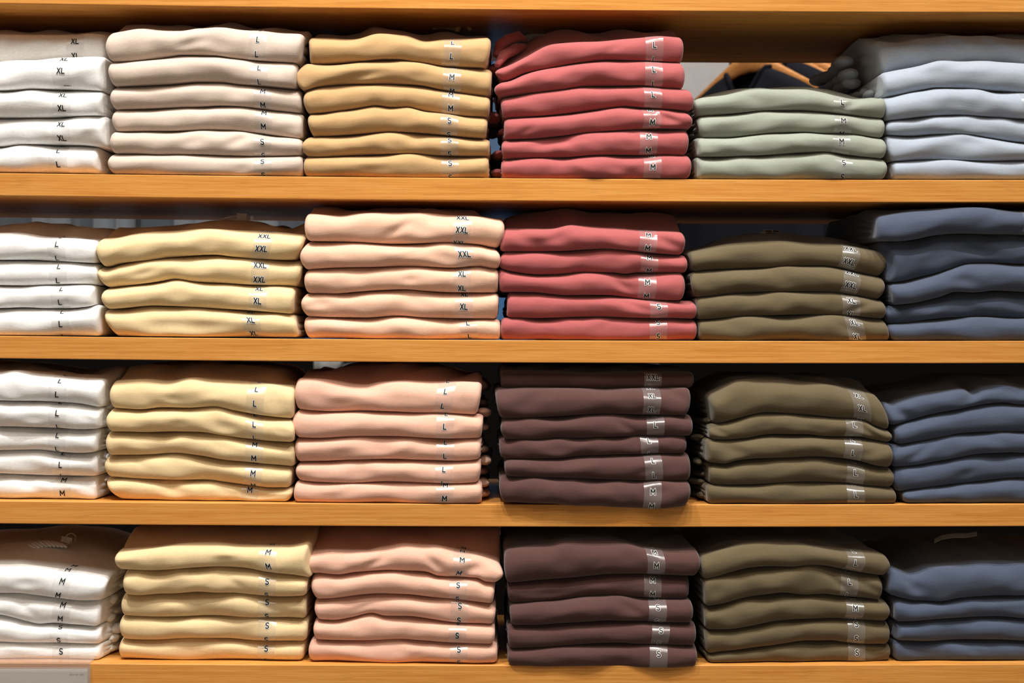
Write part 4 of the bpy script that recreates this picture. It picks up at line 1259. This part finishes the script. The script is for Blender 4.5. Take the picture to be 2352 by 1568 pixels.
# ---------------------------------------------------------------- white panel beside the rack
M_PANEL = plain('white_panel', (226, 226, 230), 0.7, 0.2)
xa = pt(1430, 200, 1.9)[0]; xb_ = pt(1672, 200, 1.9)[0]
o = thing('display_panel', 'white display panel on a dark pole behind, seen right of the rose stack', 'panel', (xa, 1.9, 0))
b = MB(); b.box(xa, xb_, 1.88, 1.92, 1.72, 2.4, 0, 0.002); b.build('panel', M_PANEL, o, (xa, 1.9, 0), False)
xm_ = (xa + xb_) / 2 - .05
b = MB(); b.tube([(xm_, 1.935, .012), (xm_, 1.935, 2.3)], .015, 12); b.build('pole', M_METAL, o, (xa, 1.9, 0))
b = MB(); b.tube([(xm_, 1.935, 0.0), (xm_, 1.935, .012)], .16, 24); b.build('base', M_METAL, o, (xa, 1.9, 0), False)

# ---------------------------------------------------------------- side table with white knitwear far behind
M_TABLE = plain('dark_table', (60, 56, 54), 0.6, 0.3)
YT = 1.85
xt0, _, ztb = pt(700, 868, YT); xt1 = pt(850, 868, YT)[0]
t = thing('side_table', 'dark side table behind the third shelf, under the white knitwear', 'table', ((xt0 + xt1) / 2, YT, 0))
b = MB(); b.box(xt0, xt1, YT - .15, YT + .15, ztb - .025, ztb, 0, .003); b.build('table_top', M_TABLE, t, tuple(t['org']), False)
for sx in (xt0 + .02, xt1 - .02):
    for sy_ in (YT - .13, YT + .13):
        b = MB(); b.box(sx - .012, sx + .012, sy_ - .012, sy_ + .012, 0, ztb - .025); b.build('leg', M_TABLE, t, tuple(t['org']), False)
for (pa, pb, py0, mat, lab) in ((722, 772, 812, FAB['white'], 'white folded knit on a table behind, glimpsed above the pink stack'), (775, 826, 836, GAR['grey'], 'grey folded knit on a table behind, right of the white one')):
    xa, _, z1_ = pt(pa, py0, YT - .1); xb_ = pt(pb, py0, YT - .1)[0]
    b = MB(); b.box(xa, xb_, YT - .12, YT + .12, ztb + .0005, z1_, 0, .012)
    o = b.build('folded_knit', mat, None, (xa, YT, ztb), True)
    o['label'] = lab; o['category'] = 'knitwear'
# ---------------------------------------------------------------- the room
def struct(o):
    o['kind'] = 'structure'
    return o

M_FLOOR = plain('grey_floor', (120, 116, 112), 0.5, 0.3)
M_CEIL = plain('pale_ceiling', (200, 198, 194), 0.9, 0.1)
M_BACK = plain('dark_grey_wall', (22, 22, 24), 0.8, 0.2)
b = MB(); b.box(-4, 4, -4.2, 4.0, -0.1, 0.0); struct(b.build('floor', M_FLOOR, None, (0, 0, 0), False))
b = MB(); b.box(-4, 4, -4.2, 4.0, 4.1, 4.2); struct(b.build('ceiling', M_CEIL, None, (0, 0, 4.1), False))
b = MB(); b.box(-4, 4, 3.9, 4.0, 0.0, 4.1); struct(b.build('wall_back', M_BACK, None, (0, 3.9, 0), False))

# ---------------------------------------------------------------- lights
KEY = (1.0, 0.98, 0.95)
def spot(x, y, z, tx, ty, tz, watt, size, rad, col=(1.0, 0.95, 0.88), blend=0.6):
    l = bpy.data.lights.new('ceiling_or_added_spot', 'SPOT')
    l.energy = watt; l.spot_size = math.radians(size); l.spot_blend = blend; l.shadow_soft_size = rad; l.color = col
    o = bpy.data.objects.new('ceiling_or_added_spot', l)
    o.location = (x, y, z)
    o.rotation_euler = (Vector((tx, ty, tz)) - Vector((x, y, z))).to_track_quat('-Z', 'Y').to_euler()
    C.objects.link(o)
    return o

def area(x, y, z, sx, sy, watt, rot, col=(1, 0.97, 0.92)):
    l = bpy.data.lights.new('fill_area', 'AREA')
    l.shape = 'RECTANGLE'; l.size = sx; l.size_y = sy; l.energy = watt; l.color = col
    o = bpy.data.objects.new('fill_area', l)
    o.location = (x, y, z); o.rotation_euler = rot
    C.objects.link(o)
    return o

spot(-0.95, -0.95, 3.9, -0.80, 0.0, 1.25, 198, 62, 0.035, KEY)
spot(-0.20, -1.20, 3.9, -0.20, 0.0, 1.25, 150, 62, 0.035, KEY)
spot(0.50, -0.95, 3.9, 0.45, 0.0, 1.25, 100, 62, 0.035, KEY)
spot(1.30, -1.15, 3.9, 1.0, 0.0, 1.25, 110, 62, 0.035, KEY)
area(-0.35, -2.0, 4.05, 3.0, 1.6, 78, (0, 0, 0), (1.0, 0.9, 0.78))  # added soft fill for the shelf fronts, not a real ceiling panel

spot(0.55, 1.15, 3.95, 0.52, 1.42, 1.8, 105, 40, 0.06)  # added spot that brightens the hangers, navy shirts and white panel behind
area(-0.9, 1.2, 3.9, 1.2, 0.5, 16, (0, 0, 0), (0.85, 0.95, 1.0))  # added dim fill so the grey hung shirts show, no panel there

w = bpy.data.worlds.new('store')
w.use_nodes = True
bg = w.node_tree.nodes['Background']
bg.inputs['Color'].default_value = (1.0, 0.82, 0.64, 1)
bg.inputs['Strength'].default_value = 0.25
bpy.context.scene.world = w

# ---------------------------------------------------------------- camera
cd = bpy.data.cameras.new('camera')
cd.sensor_width = 36.0
cd.lens = F_PX / W * 36.0
cd.clip_start = 0.05
cd.dof.use_dof = True
cd.dof.focus_distance = DIST + 0.005
cd.dof.aperture_fstop = 5.6
co = bpy.data.objects.new('camera', cd)
mx = Matrix(((RGT[0], UPV[0], -FWD[0], CAM[0]), (RGT[1], UPV[1], -FWD[1], CAM[1]), (RGT[2], UPV[2], -FWD[2], CAM[2]), (0, 0, 0, 1)))
co.matrix_world = mx
C.objects.link(co)
sc = bpy.context.scene
sc.camera = co
sc.view_settings.view_transform = 'Standard'
sc.view_settings.look = 'None'
sc.view_settings.exposure = 0.08
sc.view_settings.gamma = 1.0
sc.view_settings.use_curve_mapping = False

for o in bpy.data.objects:
    if 'org' in o:
        del o['org']
